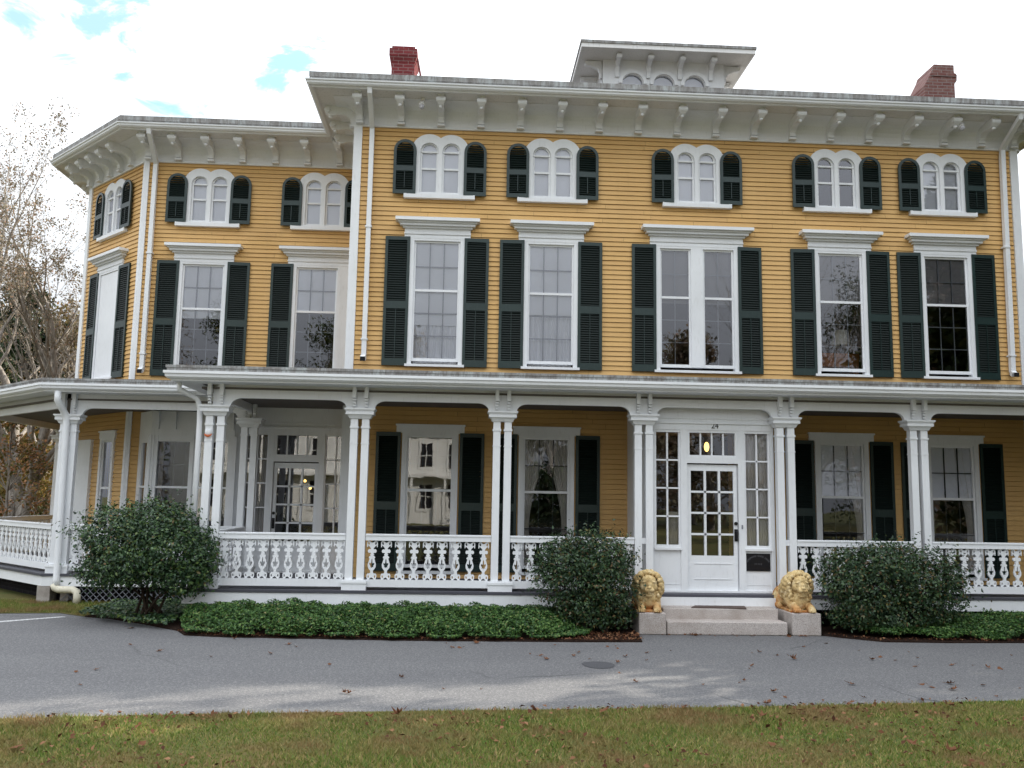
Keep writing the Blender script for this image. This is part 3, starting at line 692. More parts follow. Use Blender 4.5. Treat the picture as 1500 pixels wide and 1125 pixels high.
    for c in (cx-.72, cx, cx+.72):
        o2 = [(c+.33*math.cos(R(t)), 11.42+.33*math.sin(R(t))) for t in range(0, 181, 12)] + [(c+.25*math.cos(R(t)), 11.42+.25*math.sin(R(t))) for t in range(180, -1, -12)]
        vs, fs = flat_shape(o2, [], .05); cup.add([(x, y+y0-.045, z) for x, y, z in vs], fs)
    cu = cup.build('cupola', 'white_trim', house)
    p = MB()
    for c in (cx-.72, cx, cx+.72):
        ar = arch(c-.24, c+.24, 10.75, 11.42); p.add([(x, y0+.05, z) for x, z in ar], [tuple(range(len(ar)))])
    p.build('pane', 'window_glass', cu)
    b2 = MB(); b2.box(cx-hw+.05, cx+hw-.05, y0+.25, y0+.26, 10.3, 11.9); b2.build('blind', 'blind_white', cu)
    loop = [(cx-hw, y0), (cx+hw, y0), (cx+hw, y1), (cx-hw, y1)]
    m = MB(); m.sweep([(0, zs), (ov-.02, zs+.02), (ov-.02, zs+.04), (0, zs+.05)], loop, closed=True); m.sweep([(ov-.05, zs-.0), (ov-.0, zs-.0), (ov, zs+.10), (ov-.05, zs+.10)], loop, closed=True); m.build('cupola_soffit', 'white_soffit', cu)
    m = MB(); m.sweep([(ov-.06, zs+.10), (ov+.02, zs+.10), (ov+.02, zs+.165), (0, zs+.30)], loop, closed=True); m.quad(*[(x, y, zs+.30) for x, y in loop]); m.build('cupola_roof', 'roof_edge', cu)
    cprof = [(0, zs-.42), (.05, zs-.42), (.06, zs-.30), (.10, zs-.2), (.26, zs-.13), (.36, zs-.12), (.38, zs-.02), (0, zs)]
    for x in (cx-1.09, cx-.365, cx+.365, cx+1.09):
        m = MB(); m.prism([(-o, z) for o, z in cprof], 'x', -.045, .045); m.cyl((-.06, -.35, zs-.07), (.06, -.35, zs-.07), .05, 10); m.build('cupola_bracket', 'white_trim', cu, (x, y0, 0))
    for y in (y0+.1, y0+.9):
        for s in (-1, 1):
            m = MB(); m.prism([(-o, z) for o, z in cprof], 'x', -.045, .045); m.cyl((-.06, -.35, zs-.07), (.06, -.35, zs-.07), .05, 10); m.build('cupola_bracket', 'white_trim', cu, (cx+s*hw, y, 0), s*R(90))
    # chimneys
    m = MB(); m.box(-1.64, -1.17, 1.2, 1.8, 9.5, 10.86); m.taper(-1.64, -1.17, 1.2, 1.8, 10.70, 10.84, .05, .05); m.box(-1.69, -1.12, 1.15, 1.85, 10.84, 11.0); m.box(-1.64, -1.17, 1.2, 1.8, 11.0, 11.07)
    ch = m.build('chimney', 'red_brick', house, bevel=.008)
    m = MB(); m.tube([(-1.12, 1.3, 10.86), (-1.03, 1.32, 10.4), (-.98, 1.34, 9.9), (-.97, 1.34, 9.6)], .022, 6); m.build('brace', 'red_brick', ch)
    m = MB(); m.prism([(9.42, 9.4), (10.07, 9.4), (10.07, 10.66), (10.12, 10.72), (10.13, 10.86), (10.07, 10.90), (10.07, 11.07), (9.64, 11.07), (9.60, 10.95), (9.42, 10.60)], 'y', 1.0, 1.7)
    m.box(9.58, 10.10, .98, 1.72, 10.80, 10.88); m.build('chimney', 'old_brick', house, bevel=.01)
    # downpipes
    def dp(pts, bottom, mat='white_trim', w=.05):
        m = MB(); m.tube(pts, w*1.2, 4, twist=R(45)); 
        x, y, z = pts[-1]; m.tube([(x, y, z), (x-.01, y-.07, z-.05)], w*1.25, 4, twist=R(45))
        m.box(x-.06, x+.06, y-.055, y+.06, z+.3, z+.33).box(x-.06, x+.06, y-.055, y+.06, z+2.4, z+2.43)
        o = m.build('downpipe', mat, house)
        e = MB(); e.box(x-.05, x+.04, y-.14, y-.125, z-.10, z-.02); e.build('outlet', 'dark_void', o)
    dp([(-1.83, -.74, 9.27), (-1.83, -.71, 9.16), (-1.83, -.12, 8.74), (-1.83, -.10, 8.6), (-1.83, -.10, 4.42)], 0)
    dp([(10.30, -.74, 9.27), (10.30, -.71, 9.16), (10.30, -.12, 8.80), (10.30, -.10, 8.62), (10.27, -.10, 4.42)], 0)
    dp([(-6.50, 1.50, 9.27), (-6.50, 1.54, 9.16), (-6.53, 2.12, 8.74), (-6.54, 2.15, 8.6), (-6.54, 2.15, 4.40)], 0)
build_eaves()
for x, y, z in ((-.88, -.42, 9.21), (9.30, -.42, 9.21)):
    m = MB(); m.cyl((x, y, z), (x, y, z-.05), .05); m.cyl((x, y, z-.04), (x-.02, y-.03, z-.12), .02); m.tube([(x-.02, y-.02, z-.09), (x-.02, y-.05, z-.13), (x-.02, y-.10, z-.20)], [.03, .06, .065], 12)
    o = m.build('floodlight', 'white_soffit', None, smooth=False)
    tag(o, 'small round floodlight under the main eave, nearer the %s end' % ('left' if x < 0 else 'right'), 'light', 'floodlights under the eave')
    m = MB(); m.ball((x-.02, y-.105, z-.205), .05, 0, 10, 6); m.build('bulb', 'lens_grey', o)

# ------------------------------------------------------------------ porch
PX = [-3.83, -1.612, .612, 2.85, 5.133, 7.317, 9.55]         # pairs along the main front
YF = -2.2                                                    # front face line of posts
PORCH_MAIN = [(-4.06, .15), (-4.06, -2.2), (10.9, -2.2), (10.9, 0)]
PORCH_WING = [(-9.95, 14), (-9.95, 2.85), (-7.2, .1), (-4.0, .1)]
def baluster_mesh():
    H = .585; k = .000907
    half = [(0, 275), (22, 268), (48, 243), (80, 240), (100, 262), (104, 300), (101, 352), (88, 348), (80, 318), (64, 330), (40, 352), (24, 372), (30, 388), (58, 384), (78, 396), (84, 420), (72, 442), (48, 446), (38, 436),
            (24, 456), (40, 474), (26, 494), (52, 502), (62, 522), (44, 542), (62, 590), (78, 640), (72, 684), (50, 716), (28, 738), (24, 770), (44, 790), (74, 786), (94, 812), (92, 856), (78, 885), (44, 885), (30, 868), (0, 850)]
    f = lambda p, s=1: (s*p[0]*k*.88, (885-p[1])*k)
    outer = [f(p) for p in half] + [f(p, -1) for p in half[-2:0:-1]]
    def mir(pts): return [[f(p) for p in pts], [f(p, -1) for p in pts][::-1]]
    holes = mir([(52, 282), (66, 262), (84, 272), (82, 298), (64, 314), (50, 304)]) + mir([(56, 812), (72, 822), (74, 846), (62, 862), (46, 846)])
    lyre = [(0, 535), (10, 560), (13, 610), (22, 622), (40, 606), (50, 622), (40, 648), (28, 662), (36, 690), (14, 680), (0, 704)]
    holes.append([f(p) for p in lyre] + [f(p, -1) for p in lyre[-2:0:-1]])
    vs, fs = flat_shape(outer, holes, .028); m = MB(); m.add([(x, y-.014, z) for x, y, z in vs], fs); return m.mesh('baluster', 'white_trim')
BAL = baluster_mesh()
def railing(a, b, n=None, ends=True):
    a = Vector(a); b = Vector(b); L = (b-a).length; rz = math.atan2(b.y-a.y, b.x-a.x)
    m = MB(); m.box(0, L, -.045, .045, 1.245, 1.345); m.box(0, L, -.055, .055, 1.318, 1.338); m.box(0, L, -.035, .035, .545, .655)
    o = m.build('railing', 'white_trim', house, (a.x, a.y, 0), rz)
    n = n or int(round(L/.2075)); p = L/n
    for i in range(n):
        c = bpy.data.objects.new('baluster', BAL); COL.objects.link(c); c.parent = o; c.location = ((i+.5)*p, 0, .657)
    return o
def post_pair(x, y, rz=0, plinth=True, gap=.0875, zt=3.274):
    """Two square posts under one moulded capital; centred at x, y."""
    m = MB()
    for s in (-1, 1):
        c = s*gap; w = .056
        m.box(c-w, c+w, -w, w, DECK, 3.13); m.box(c-w-.012, c+w+.012, -w-.012, w+.012, 2.965, 2.995); m.box(c-w-.006, c+w+.006, -w-.006, w+.006, 2.72, 2.74)
    m.taper(-gap-.075, gap+.075, -.075, .075, 3.115, 3.175, .03, .03); m.box(-gap-.13, gap+.13, -.13, .13, 3.175, 3.215); m.taper(-gap-.12, gap+.12, -.12, .12, 3.215, 3.25, .025, .025); m.box(-gap-.15, gap+.15, -.15, .15, 3.25, zt)
    o = m.build('column', 'white_trim', house, (x, y, 0), rz)
    if plinth:
        p = MB(); p.box(-.185, .185, -.10, .10, DECK-.02, .655); p.box(-.195, .195, -.11, .11, .60, .635); p.build('plinth', 'white_trim', o)
    b = MB()
    for s in (-1, 1):
        c = s*(gap+.005)
        b.box(c-.030, c+.030, -.135, -.05, 3.43, 3.72); b.box(c-.028, c+.028, -.12, -.05, 3.39, 3.415); b.box(c-.026, c+.026, -.105, -.05, 3.345, 3.375); b.box(c-.024, c+.024, -.09, -.05, 3.30, 3.33)
    b.build('frieze_bracket', 'white_trim', o)
    return o
def spandrel(a, b, ha, hb, zb=3.40, zt=3.78, th=.07):
    """Frieze board between two posts, with rounded lower corners; ha, hb: half widths of the capitals it meets."""
    a = Vector(a); b = Vector(b); L = (b-a).length; rz = math.atan2(b.y-a.y, b.x-a.x); r = .125; rx = .17
    out = [(0, zt), (0, 3.274), (ha, 3.274)] + [(ha+rx*(1-math.cos(R(t))), 3.274+r*math.sin(R(t))) for t in range(0, 91, 10)] + [(L-hb-rx*(1-math.cos(R(t))), 3.274+r*math.sin(R(t))) for t in range(90, -1, -10)] + [(L-hb, 3.274), (L, 3.274), (L, zt)]
    vs, fs = flat_shape(out, [], th); m = MB(); m.add([(x, y-th/2, z) for x, y, z in vs], fs)
    return m.build('porch_frieze', 'white_trim', house, (a.x, a.y, 0), rz)
def build_porch():
    yc = YF+.06
    for i, x in enumerate(PX):
        post_pair(x, yc, 0, plinth=i not in (3, 4))
    for i in range(6):
        spandrel((PX[i], yc), (PX[i+1], yc), .22, .22)
    spandrel((9.55, yc), (10.9, yc), .22, .1); spandrel((-4.06, yc), (-3.83, yc), 0, .2) if False else None
    hw = .15
    for i in range(6):
        if i == 3: continue
        railing((PX[i]+hw, yc), (PX[i+1]-hw, yc), 9 if i != 0 else 10)
    railing((9.55+hw, yc), (10.9, yc))
    # short rails inside the pairs beside the front steps
    for x in (PX[3], PX[4]):
        m = MB(); m.box(x-.035, x+.035, yc-.03, yc+.03, 1.25, 1.34); m.build('railing', 'white_trim', house)
    # wing porch
    post_pair(-7.02, .16, 0); post_pair(-3.86, .22, 0); 
    post_pair(-9.8, 2.85, -R(67)); post_pair(-9.89, 6.4, R(90)); post_pair(-9.89, 9.6, R(90))
    spandrel((-7.02, .16), (-3.86, .22), .22, .22); spandrel((-9.8, 2.85), (-7.14, .19), .15, .10); spandrel((-9.89, 6.4), (-9.89, 2.9), .2, .15); spandrel((-9.89, 9.6), (-9.89, 6.4), .2, .2)
    spandrel((-3.86, .22), (-3.86, yc), .0, .0)
    railing((-6.87, .16), (-4.0, .2), 14); railing((-9.7, 2.75), (-7.2, .25), 17); railing((-9.89, 6.2), (-9.89, 3.0)); railing((-3.86, .1), (-3.86, -2.0))
    # deck, nosing, skirt
    dk = MB(); dk.prism([(-4.09, .1), (-4.09, -2.30), (10.95, -2.30), (10.95, 3), (-4.09, 3)], 'z', DECK-.04, DECK); dk.prism([(-10.05, 14), (-10.05, 2.81), (-7.24, .0), (-4.09, .0), (-4.09, 3), (-8.4, 6), (-8.4, 14)], 'z', DECK-.043, DECK-.003)
    dk.build('porch_deck', 'deck_grey', house)
    m = MB(); m.sweep([(.06, .285), (.085, .285), (.085, .455), (.06, .455)], PORCH_MAIN); m.sweep([(.05, .285), (.075, .285), (.075, .452), (.05, .452)], PORCH_WING); m.build('porch_skirt', 'white_trim', house)
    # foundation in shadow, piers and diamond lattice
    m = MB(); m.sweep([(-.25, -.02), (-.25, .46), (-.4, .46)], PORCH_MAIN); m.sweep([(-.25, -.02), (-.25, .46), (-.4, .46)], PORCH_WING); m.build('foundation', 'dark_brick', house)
    for q in ((-7.30, -7.08, .03, .3, -.02, .29), (-3.9, -3.6, -2.1, -1.8, -.02, .29), (-6.94, -6.80, .12, .3, -.02, .2)): MB().box(*q).build('pier', 'concrete', house)
    m = MB()
    for i in range(26):
        x = -6.8+i*.11
        for d in (-1, 1):
            m.tube([(x-.145*d, .08+.006*d, 0.0), (x+.145*d, .08+.006*d, .29)], .007, 4)
    m.build('lattice', 'muntin_shade_grey', house)
    # ceiling, gutter, roof
    m = MB(); m.prism([(-4.06, 2.24), (-4.06, -2.2), (10.9, -2.2), (10.9, -.03), (-2.2, -.03), (-2.2, 2.24)], 'z', 3.53, 3.56); m.prism([(-9.93, 13), (-9.93, 2.85), (-7.2, .12), (-4.06, .12), (-4.06, 2.2), (-6.78, 2.2), (-8.68, 4.1), (-8.68, 13)], 'z', 3.535, 3.565); m.build('porch_ceiling', 'porch_ceiling_shade', house)
    gp = [(.0, 3.60), (.36, 3.60), (.37, 3.625), (.40, 3.63), (.43, 3.655), (.435, 3.695), (.455, 3.705), (.455, 3.745), (.36, 3.745)]
    m = MB(); m.sweep(gp, PORCH_MAIN); m.sweep([(o-.02, z+.045) for o, z in gp], PORCH_WING); m.build('porch_gutter', 'white_trim', house)
    m = MB(); m.sweep([(.34, 3.748), (.415, 3.748), (.415, 3.79), (.43, 3.795), (.43, 3.832), (.34, 3.845)], PORCH_MAIN); m.sweep([(.33, 3.793), (.395, 3.793), (.395, 3.835), (.41, 3.84), (.41, 3.875), (.33, 3.885)], PORCH_WING); m.build('roof_edge', 'roof_edge', house)
    m = MB(); e = .40
    m.add([(-4.06-e, -2.2-e, 3.83), (10.9+e, -2.2-e, 3.83), (10.9+e, 0, 4.20), (-2.1, 0, 4.20), (-4.06-e, 2.2, 4.20), (-2.1, 2.2, 4.20)], [(0, 1, 2, 3), (0, 3, 5, 4)])
    m.add([(-4.0, .1-e, 3.87), (-7.2-e*.41, .1-e, 3.87), (-9.95-e, 2.85-e*.41, 3.87), (-9.95-e, 14, 3.87), (-8.65, 14, 4.20), (-8.65, 4.15, 4.20), (-6.75, 2.25, 4.20), (-4.0, 2.25, 4.20)], [(0, 7, 6, 1), (1, 6, 5, 2), (2, 5, 4, 3)])
    m.build('porch_roof', 'roof_shingle', house)
    # porch downpipes
    m = MB(); m.tube([(-7.10, -.22, 3.66), (-7.10, -.22, 3.50), (-7.08, -.06, 3.36), (-7.04, .03, 3.25), (-7.03, .04, 3.1), (-7.00, .03, 1.4), (-6.97, .0, .40), (-6.97, -.02, .30)], .058, 12)
    o = m.build('downpipe', 'white_trim', house, smooth=True)
    m = MB(); m.tube([(-7.0, -.02, .32), (-6.97, -.03, .26), (-6.90, -.05, .235), (-6.66, -.06, .235), (-6.58, -.08, .20), (-6.56, -.10, .12), (-6.56, -.10, .0)], .062, 12); m.build('elbow', 'pipe_cream', o, smooth=True)
    m = MB(); m.tube([(-4.36, -2.35, 3.62), (-4.36, -2.33, 3.50), (-4.26, -2.2, 3.44), (-4.14, -2.13, 3.38), (-4.10, -2.10, 3.25), (-4.09, -2.10, 3.0), (-4.09, -2.1, .5)], .042, 10)
    o = m.build('downpipe', 'white_trim', house, smooth=True)
build_porch()

# ------------------------------------------------------------------ entries: vestibules with door, sidelights and transom
def entry(cx, y, hw, right_sign=False):
    D = DECK; loc = (cx, y, 0)
    f = MB()
    def rail(x0, x1, z0, z1, y0=-.02, y1=.06): f.box(x0, x1, y0, y1, D+z0, D+z1)
    # posts, header, panels
    rail(-hw, -.935, 0, 2.56); rail(.935, hw, 0, 2.56); rail(-.52, -.415, 0, 2.56, -.03); rail(.415, .52, 0, 2.56, -.03)
    rail(-hw, hw, 2.56, 2.66, -.035); rail(-hw, hw, 2.66, 2.68, -.06); rail(-hw, hw, 2.68, 3.03, -.015); rail(-hw, hw, 2.74, 2.755, -.03)
    rail(-.415, .415, 2.03, 2.13, -.03); rail(-.415, -.37, 2.13, 2.56); rail(.37, .415, 2.13, 2.56); rail(-.37, .37, 2.52, 2.56); rail(-.37, .37, 2.13, 2.16)
    for s in (-1, 1):
        a, b = sorted((s*.52, s*.935)); rail(a, b, 0, .69, .0); rail(a, b, 2.52, 2.56); rail(a, b, .66, .735); rail(a-.01, b+.01, .655, .69, -.05); rail(a+.02, b-.02, .12, .125, -.006)
    rail(-hw, hw, 0, .03, -.04)
    o = f.build('door_surround', 'white_trim', house, loc)
    g = MB(); b = MB()
    for s in (-1, 1):
        a, c = sorted((s*.535, s*.92)); g.quad((a, .03, D+.735), (c, .03, D+.735), (c, .03, D+2.52), (a, .03, D+2.52))
        xm = (a+c)/2; b.box(xm-.013, xm+.013, .005, .045, D+.735, D+2.52); b.box(a-.015, a+.012, .0, .05, D+.735, D+2.52); b.box(c-.012, c+.015, .0, .05, D+.735, D+2.52)
        for k in range(1, 4): z = D+.735+(2.52-.735)*k/4; b.box(a, c, .005, .045, z-.012, z+.012)
    g.quad((-.37, .03, D+2.16), (.37, .03, D+2.16), (.37, .03, D+2.52), (-.37, .03, D+2.52))
    for k in range(1, 4): x = -.37+.74*k/4; b.box(x-.012, x+.012, .005, .045, D+2.16, D+2.52)
    g.build('pane', 'window_glass', o); b.build('glazing_bar', 'sash_white', o)
    # door
    d = MB(); Z0, Z1 = .03, 2.01
    def db(x0, x1, z0, z1, y0=.02, y1=.07): d.box(x0, x1, y0, y1, D+z0, D+z1)
    db(-.405, -.345, Z0, Z1); db(.345, .405, Z0, Z1); db(-.345, .345, 1.91, Z1); db(-.345, .345, Z0, .57)
    db(-.30, .30, .44, .452, .012); db(-.30, .30, .2, .212, .012); db(-.30, .30, .30, .36, .012) if False else None
    for k in (1, 2): x = -.345+.69*k/3; db(x-.018, x+.018, .57, 1.91)
    for k in range(1, 4): z = .57+1.34*k/4; db(-.345, .345, z-.016, z+.016)
    dr = d.build('door', 'white_trim', house, loc)
    p = MB(); p.quad((-.345, .045, D+.57), (.345, .045, D+.57), (.345, .045, D+1.91), (-.345, .045, D+1.91)); p.build('pane', 'window_glass', dr)
    h = MB(); sx = .375 if right_sign else -.375
    h.cyl((sx, .02, D+1.08), (sx, -.005, D+1.08), .027, 14); h.box(sx-.024, sx+.024, -.0, .02, D+.80, D+.99); h.tube([(sx, -.0, D+.96), (sx, -.045, D+.95), (sx, -.05, D+.90), (sx, -.045, D+.85), (sx, 0, D+.84)], .012, 8)
    h.build('handle', 'black_iron', dr)
    return o
def build_entries():
    # front vestibule
    e = entry(4.0, -1.98, 1.0, True)
    for a in (2.99, 4.95): MB().box(a, a+.06, -1.97, 0, DECK, 3.52).build('vestibule_wall', 'white_trim', house)
    vs, fs = text_shape('24', .125, .012); n = MB(); n.add([(4.04+x-4.0, -.042+y, 3.092+z) for x, y, z in vs], fs); n.build('house_number', 'number_dark', e)
    s = MB(); s.box(-.21, .20, -.012, .0, -.137, .137); sg = s.build('name_plaque', 'plaque_dark', house, (4.715, -1.985, .977)); sg['label'] = 'dark plaque with faint arched lettering below the right sidelight'
    rng = random.Random(4); l = MB()
    for i in range(25):                                       # an arched line of small worn capitals
        if i in (11, 18): continue
        a = R(148-116*i/24); x = .195*math.cos(a)*1.08; z = -.09+.19*math.sin(a); h = .013; w = .0045
        t = a-math.pi/2
        for k in range(3):
            ox = (k-1)*.005; dz = rng.uniform(-.004, .004); c, sn = math.cos(t), math.sin(t)
            P = [(ox-.0016, -h+dz), (ox+.0016, -h+dz), (ox+.0016, h+dz*.3), (ox-.0016, h+dz*.3)]
            l.add([(x+p*c-q*sn, -.0135, z+p*sn+q*c) for p, q in P], [(0, 1, 2, 3)])
    for i in range(5):
        x = -.055+i*.026
        for k in range(2): l.box(x+k*.008, x+k*.008+.004, -.0135, -.012, -.035-rng.uniform(0, .006), -.012)
    l.build('lettering', 'plaque_letter', sg)
    bell = MB(); bell.box(.455, .475, -.045, -.03, 1.5, 1.56); bell.build('doorbell', 'muntin_shade_grey', e)
    c = room_blind(.54, .92, 1.24, 3.0, .10, .012); c.build('curtain', 'curtain_white', e)
    c = room_blind(-.72, -.54, 1.24, 1.75, .10, .012); c.build('curtain', 'curtain_white', e)
    # left entry, back in the corner between the two blocks
    e2 = entry(-3.09, .7, .98, False)
    m = MB(); m.box(-4.10, -4.05, .71, 2.24, DECK, 3.52); m.build('vestibule_wall', 'white_trim', house)
    c = room_blind(-.92, -.54, 1.24, 3.0, .10, .014); c.build('curtain', 'curtain_grey' if 'curtain_grey' in M else 'curtain_white', e2)
build_entries()
tag(MB().ball((4.21, -.9, 2.86), (.045, .045, .085)).build('hall_lantern', 'lamp_glow'), 'warm glowing lantern hanging in the hall, seen through the transom over the front door', 'lantern')
ch = MB()
for x, z in ((-3.14, 2.20), (-3.03, 2.06), (-2.84, 1.97), (-2.93, 2.07)): ch.ball((x, 2.0, z), .028, 0, 8, 6)
tag(ch.build('chandelier', 'lamp_glow'), 'small chandelier bulbs glowing behind the glass of the left door', 'chandelier')
# things seen through the upper windows
dk = empty('writing_desk', (7.2, .9, 3.76)); tag(dk, 'orange brown wooden desk seen inside the tall upper window second from the right', 'desk')
m = MB(); m.box(-.75, .45, -.3, .3, .98, 1.06); m.box(-.75, .45, -.28, .28, .80, .98); m.build('desk_top', 'interior_wood', dk)
for x in (-.70, .34): m = MB(); m.box(x, x+.1, -.27, .27, 0, .80); m.build('leg', 'interior_wood', dk)
lp = empty('table_lamp', (7.42, .9, 4.822)); tag(lp, 'table lamp with a white shade standing on the desk upstairs', 'lamp')
MB().tube([(0, 0, 0), (0, 0, .02), (0, 0, .03), (0, 0, .24)], [.08, .08, .02, .02], 12).build('lamp_base', 'black_iron', lp)
MB().tube([(0, 0, .2), (0, 0, .50)], [.20, .15], 20, cap=False).build('lamp_shade', 'lamp_shade', lp)
m = MB(); m.ball((0, 0, 0), (.05, .02, .05)); o = m.build('wall_ornament', 'white_trim', None, (-3.915, -2.215, 2.86)); tag(o, 'small white and orange crescent ornament fixed high on the leftmost front porch post', 'ornament')
m = MB(); m.tube([(.06*math.cos(R(a)), -.015, -.01+.055*math.sin(R(a))) for a in range(200, 341, 20)], [.006, .012, .016, .018, .016, .012, .008, .004], 8); m.build('crescent', 'ornament_orange', o)

# ------------------------------------------------------------------ steps, pedestals, lions, mat
st = empty('stone_steps', (3.9, -2.7, 0)); tag(st, 'two worn granite steps leading up to the white front door', 'steps')
m = MB(); m.box(-.885, .89, -.345, .0, 0, .185); m.build('step', 'granite', st, bevel=.012)
m = MB(); m.box(-.875, .865, -.03, .36, 0, .338); m.build('step', 'granite', st, bevel=.012)
m = MB(); m.box(2.95, 4.95, -2.36, -2.32, .20, .46); m.build('step_riser', 'white_trim', house)
m = MB(); m.prism([(-.42, -.10), (.40, -.16), (.46, .13), (-.30, .14)], 'z', 0, .014); tag(m.build('doormat', 'mat_brown', None, (3.88, -2.58, .339)), 'flat dark brown doormat lying askew on the upper granite step', 'doormat')
def pedestal(x0, x1, y0, y1, z, label, loose=0):
    m = MB(); m.box(x0, x1, y0, y1, 0, z); o = m.build('pedestal', 'granite', None, bevel=.014); tag(o, label, 'pedestal', 'granite blocks beside the steps'); return o
pedestal(2.60, 3.00, -3.05, -2.34, .305, 'granite block left of the steps carrying the left stone lion')
pedestal(4.86, 5.29, -3.05, -2.34, .320, 'granite block right of the steps carrying the right stone lion')

def lion(name, loc, rz, turn, label):
    """A lion lying with its forelegs stretched out; local front is -y, paws at y = -0.33."""
    lm = MB()
    def ball(c, r, rot=None):
        if not isinstance(r, (tuple, list)): r = (r, r, r)
        a = len(lm.v); lm.ball((0, 0, 0), r, 0, 16, 10); mt = Matrix.Translation(c) @ (rot or Matrix())
        for i in range(a, len(lm.v)): lm.v[i] = tuple(mt @ Vector(lm.v[i]))
        return list(range(a, len(lm.v)))
    def limb(a, b, ra, rb, n=7):
        a = Vector(a); b = Vector(b)
        for i in range(n+1): t = i/n; ball(a.lerp(b, t), ra+(rb-ra)*t)
    # trunk, haunches, tail
    ball((0, .26, .16), (.155, .34, .16)); ball((-.02, .48, .16), (.17, .19, .165)); ball((.10, .46, .11), (.10, .17, .12)); ball((-.13, .44, .11), (.085, .19, .12))
    limb((-.17, .38, .05), (-.18, .20, .035), .05, .04); limb((.17, .38, .05), (.18, .20, .035), .05, .04)
    ball((0, -.02, .19), (.15, .16, .17))
    # chest and forelegs with toes
    ball((0, -.13, .17), (.125, .10, .15))
    for s in (-1, 1):
        limb((s*.115, .02, .17), (s*.125, -.12, .09), .075, .058); limb((s*.125, -.10, .085), (s*.115, -.27, .062), .058, .050)
        ball((s*.112, -.285, .052), (.060, .058, .052))
        for k in (-1.5, -.5, .5, 1.5):
            ball((s*.112+k*.027, -.325+abs(k)*.008, .034), (.0165, .036, .030)); ball((s*.112+k*.027, -.356+abs(k)*.008, .016), (.008, .012, .012))
    # head, turned
    nv = []
    nv += ball((0, -.17, .385), (.125, .105, .130)); nv += ball((0, -.19, .455), (.105, .075, .055)); nv += ball((0, -.215, .415), (.090, .050, .05))
    nv += ball((0, -.262, .335), (.070, .062, .048)); nv += ball((0, -.258, .385), (.036, .050, .050)); nv += ball((0, -.312, .366), (.034, .016, .017))
    for s in (-1, 1):
        nv += ball((s*.036, -.292, .328), (.038, .036, .031)); nv += ball((s*.058, -.238, .438), (.044, .030, .015), Matrix.Rotation(s*.35, 4, 'Y'))
        nv += ball((s*.055, -.246, .405), (.021, .014, .013)); nv += ball((s*.088, -.205, .355), (.040, .045, .050)); nv += ball((s*.140, -.125, .490), (.036, .022, .040))
    nv += ball((0, -.262, .285), (.044, .040, .020)); nv += ball((0, -.235, .250), (.060, .055, .035))
    # mane: rings of separate curling locks
    rng = random.Random(11)
    mane = []
    for ring, (yy, zz, rx, rzz, n, br) in enumerate(((-.135, .375, .165, .165, 17, .030), (-.085, .36, .195, .190, 21, .036), (-.02, .335, .205, .195, 22, .038), (.05, .30, .200, .180, 20, .038), (.12, .26, .185, .150, 17, .036), (-.19, .245, .135, .10, 10, .028))):
        for i in range(n):
            a = 2*math.pi*i/n+ring*.37
            if ring == 5 and math.sin(a) > .1: continue
            c = Vector((rx*math.cos(a), yy+rng.uniform(-.02, .02), zz+rzz*math.sin(a)))
            if c.z < .06: continue
            out = Vector((math.cos(a), 0, math.sin(a))); tn = Vector((-math.sin(a), 0, math.cos(a)))*(1 if rng.random() < .5 else -1)
            L_ = rng.uniform(.06, .10)
            for k in range(8):
                t = k/7; p = c+out*(.022*math.sin(t*3.1))+Vector((0, .5*L_*t, 0))+Vector((0, 0, -1))*(L_*.55*t)+tn*(.022*math.sin(t*4.5))
                mane += ball(p, br*(1-.62*t)*rng.uniform(.92, 1.05))
    nv2 = ball((0, -.04, .33), (.165, .13, .165)); ball((0, .08, .28), (.165, .12, .14))
    rot = Matrix.Translation((0, -.05, .3)) @ Matrix.Rotation(turn, 4, 'Z') @ Matrix.Rotation(R(6), 4, 'X') @ Matrix.Translation((0, .05, -.3))
    for i in nv+mane: lm.v[i] = tuple(rot @ Vector(lm.v[i]))
    # thin slab it lies on
    lm.box(-.185, .185, -.26, .54, -.003, .027); me = lm.mesh('tmp', 'lion_stone')
    o = bpy.data.objects.new('tmp', me); COL.objects.link(o)
    rm = o.modifiers.new('r', 'REMESH'); rm.mode = 'VOXEL'; rm.voxel_size = .0058
    sm = o.modifiers.new('s', 'SMOOTH'); sm.factor = .5; sm.iterations = 1
    dg = bpy.context.evaluated_depsgraph_get(); me2 = bpy.data.meshes.new_from_object(o.evaluated_get(dg)); bpy.data.objects.remove(o); bpy.data.meshes.remove(me)
    me2.materials.clear(); me2.materials.append(M['lion_stone']); me2.polygons.foreach_set('use_smooth', [True]*len(me2.polygons))
    q = bpy.data.objects.new(name, me2); COL.objects.link(q); q.location = loc; q.rotation_euler = (0, 0, rz); q.scale = (1.0, 1.0, 1.05)
    return tag(q, label, 'lion statue', 'stone lions beside the steps')
lion('lion_statue', (2.80, -2.70, .306), R(-7), R(0), 'pale sandy stone lion with rust-stained paws on the block left of the steps')
lion('lion_statue', (5.06, -2.70, .321), R(0), R(-2), 'sandy stone lion with a rusty orange back on the block right of the steps')

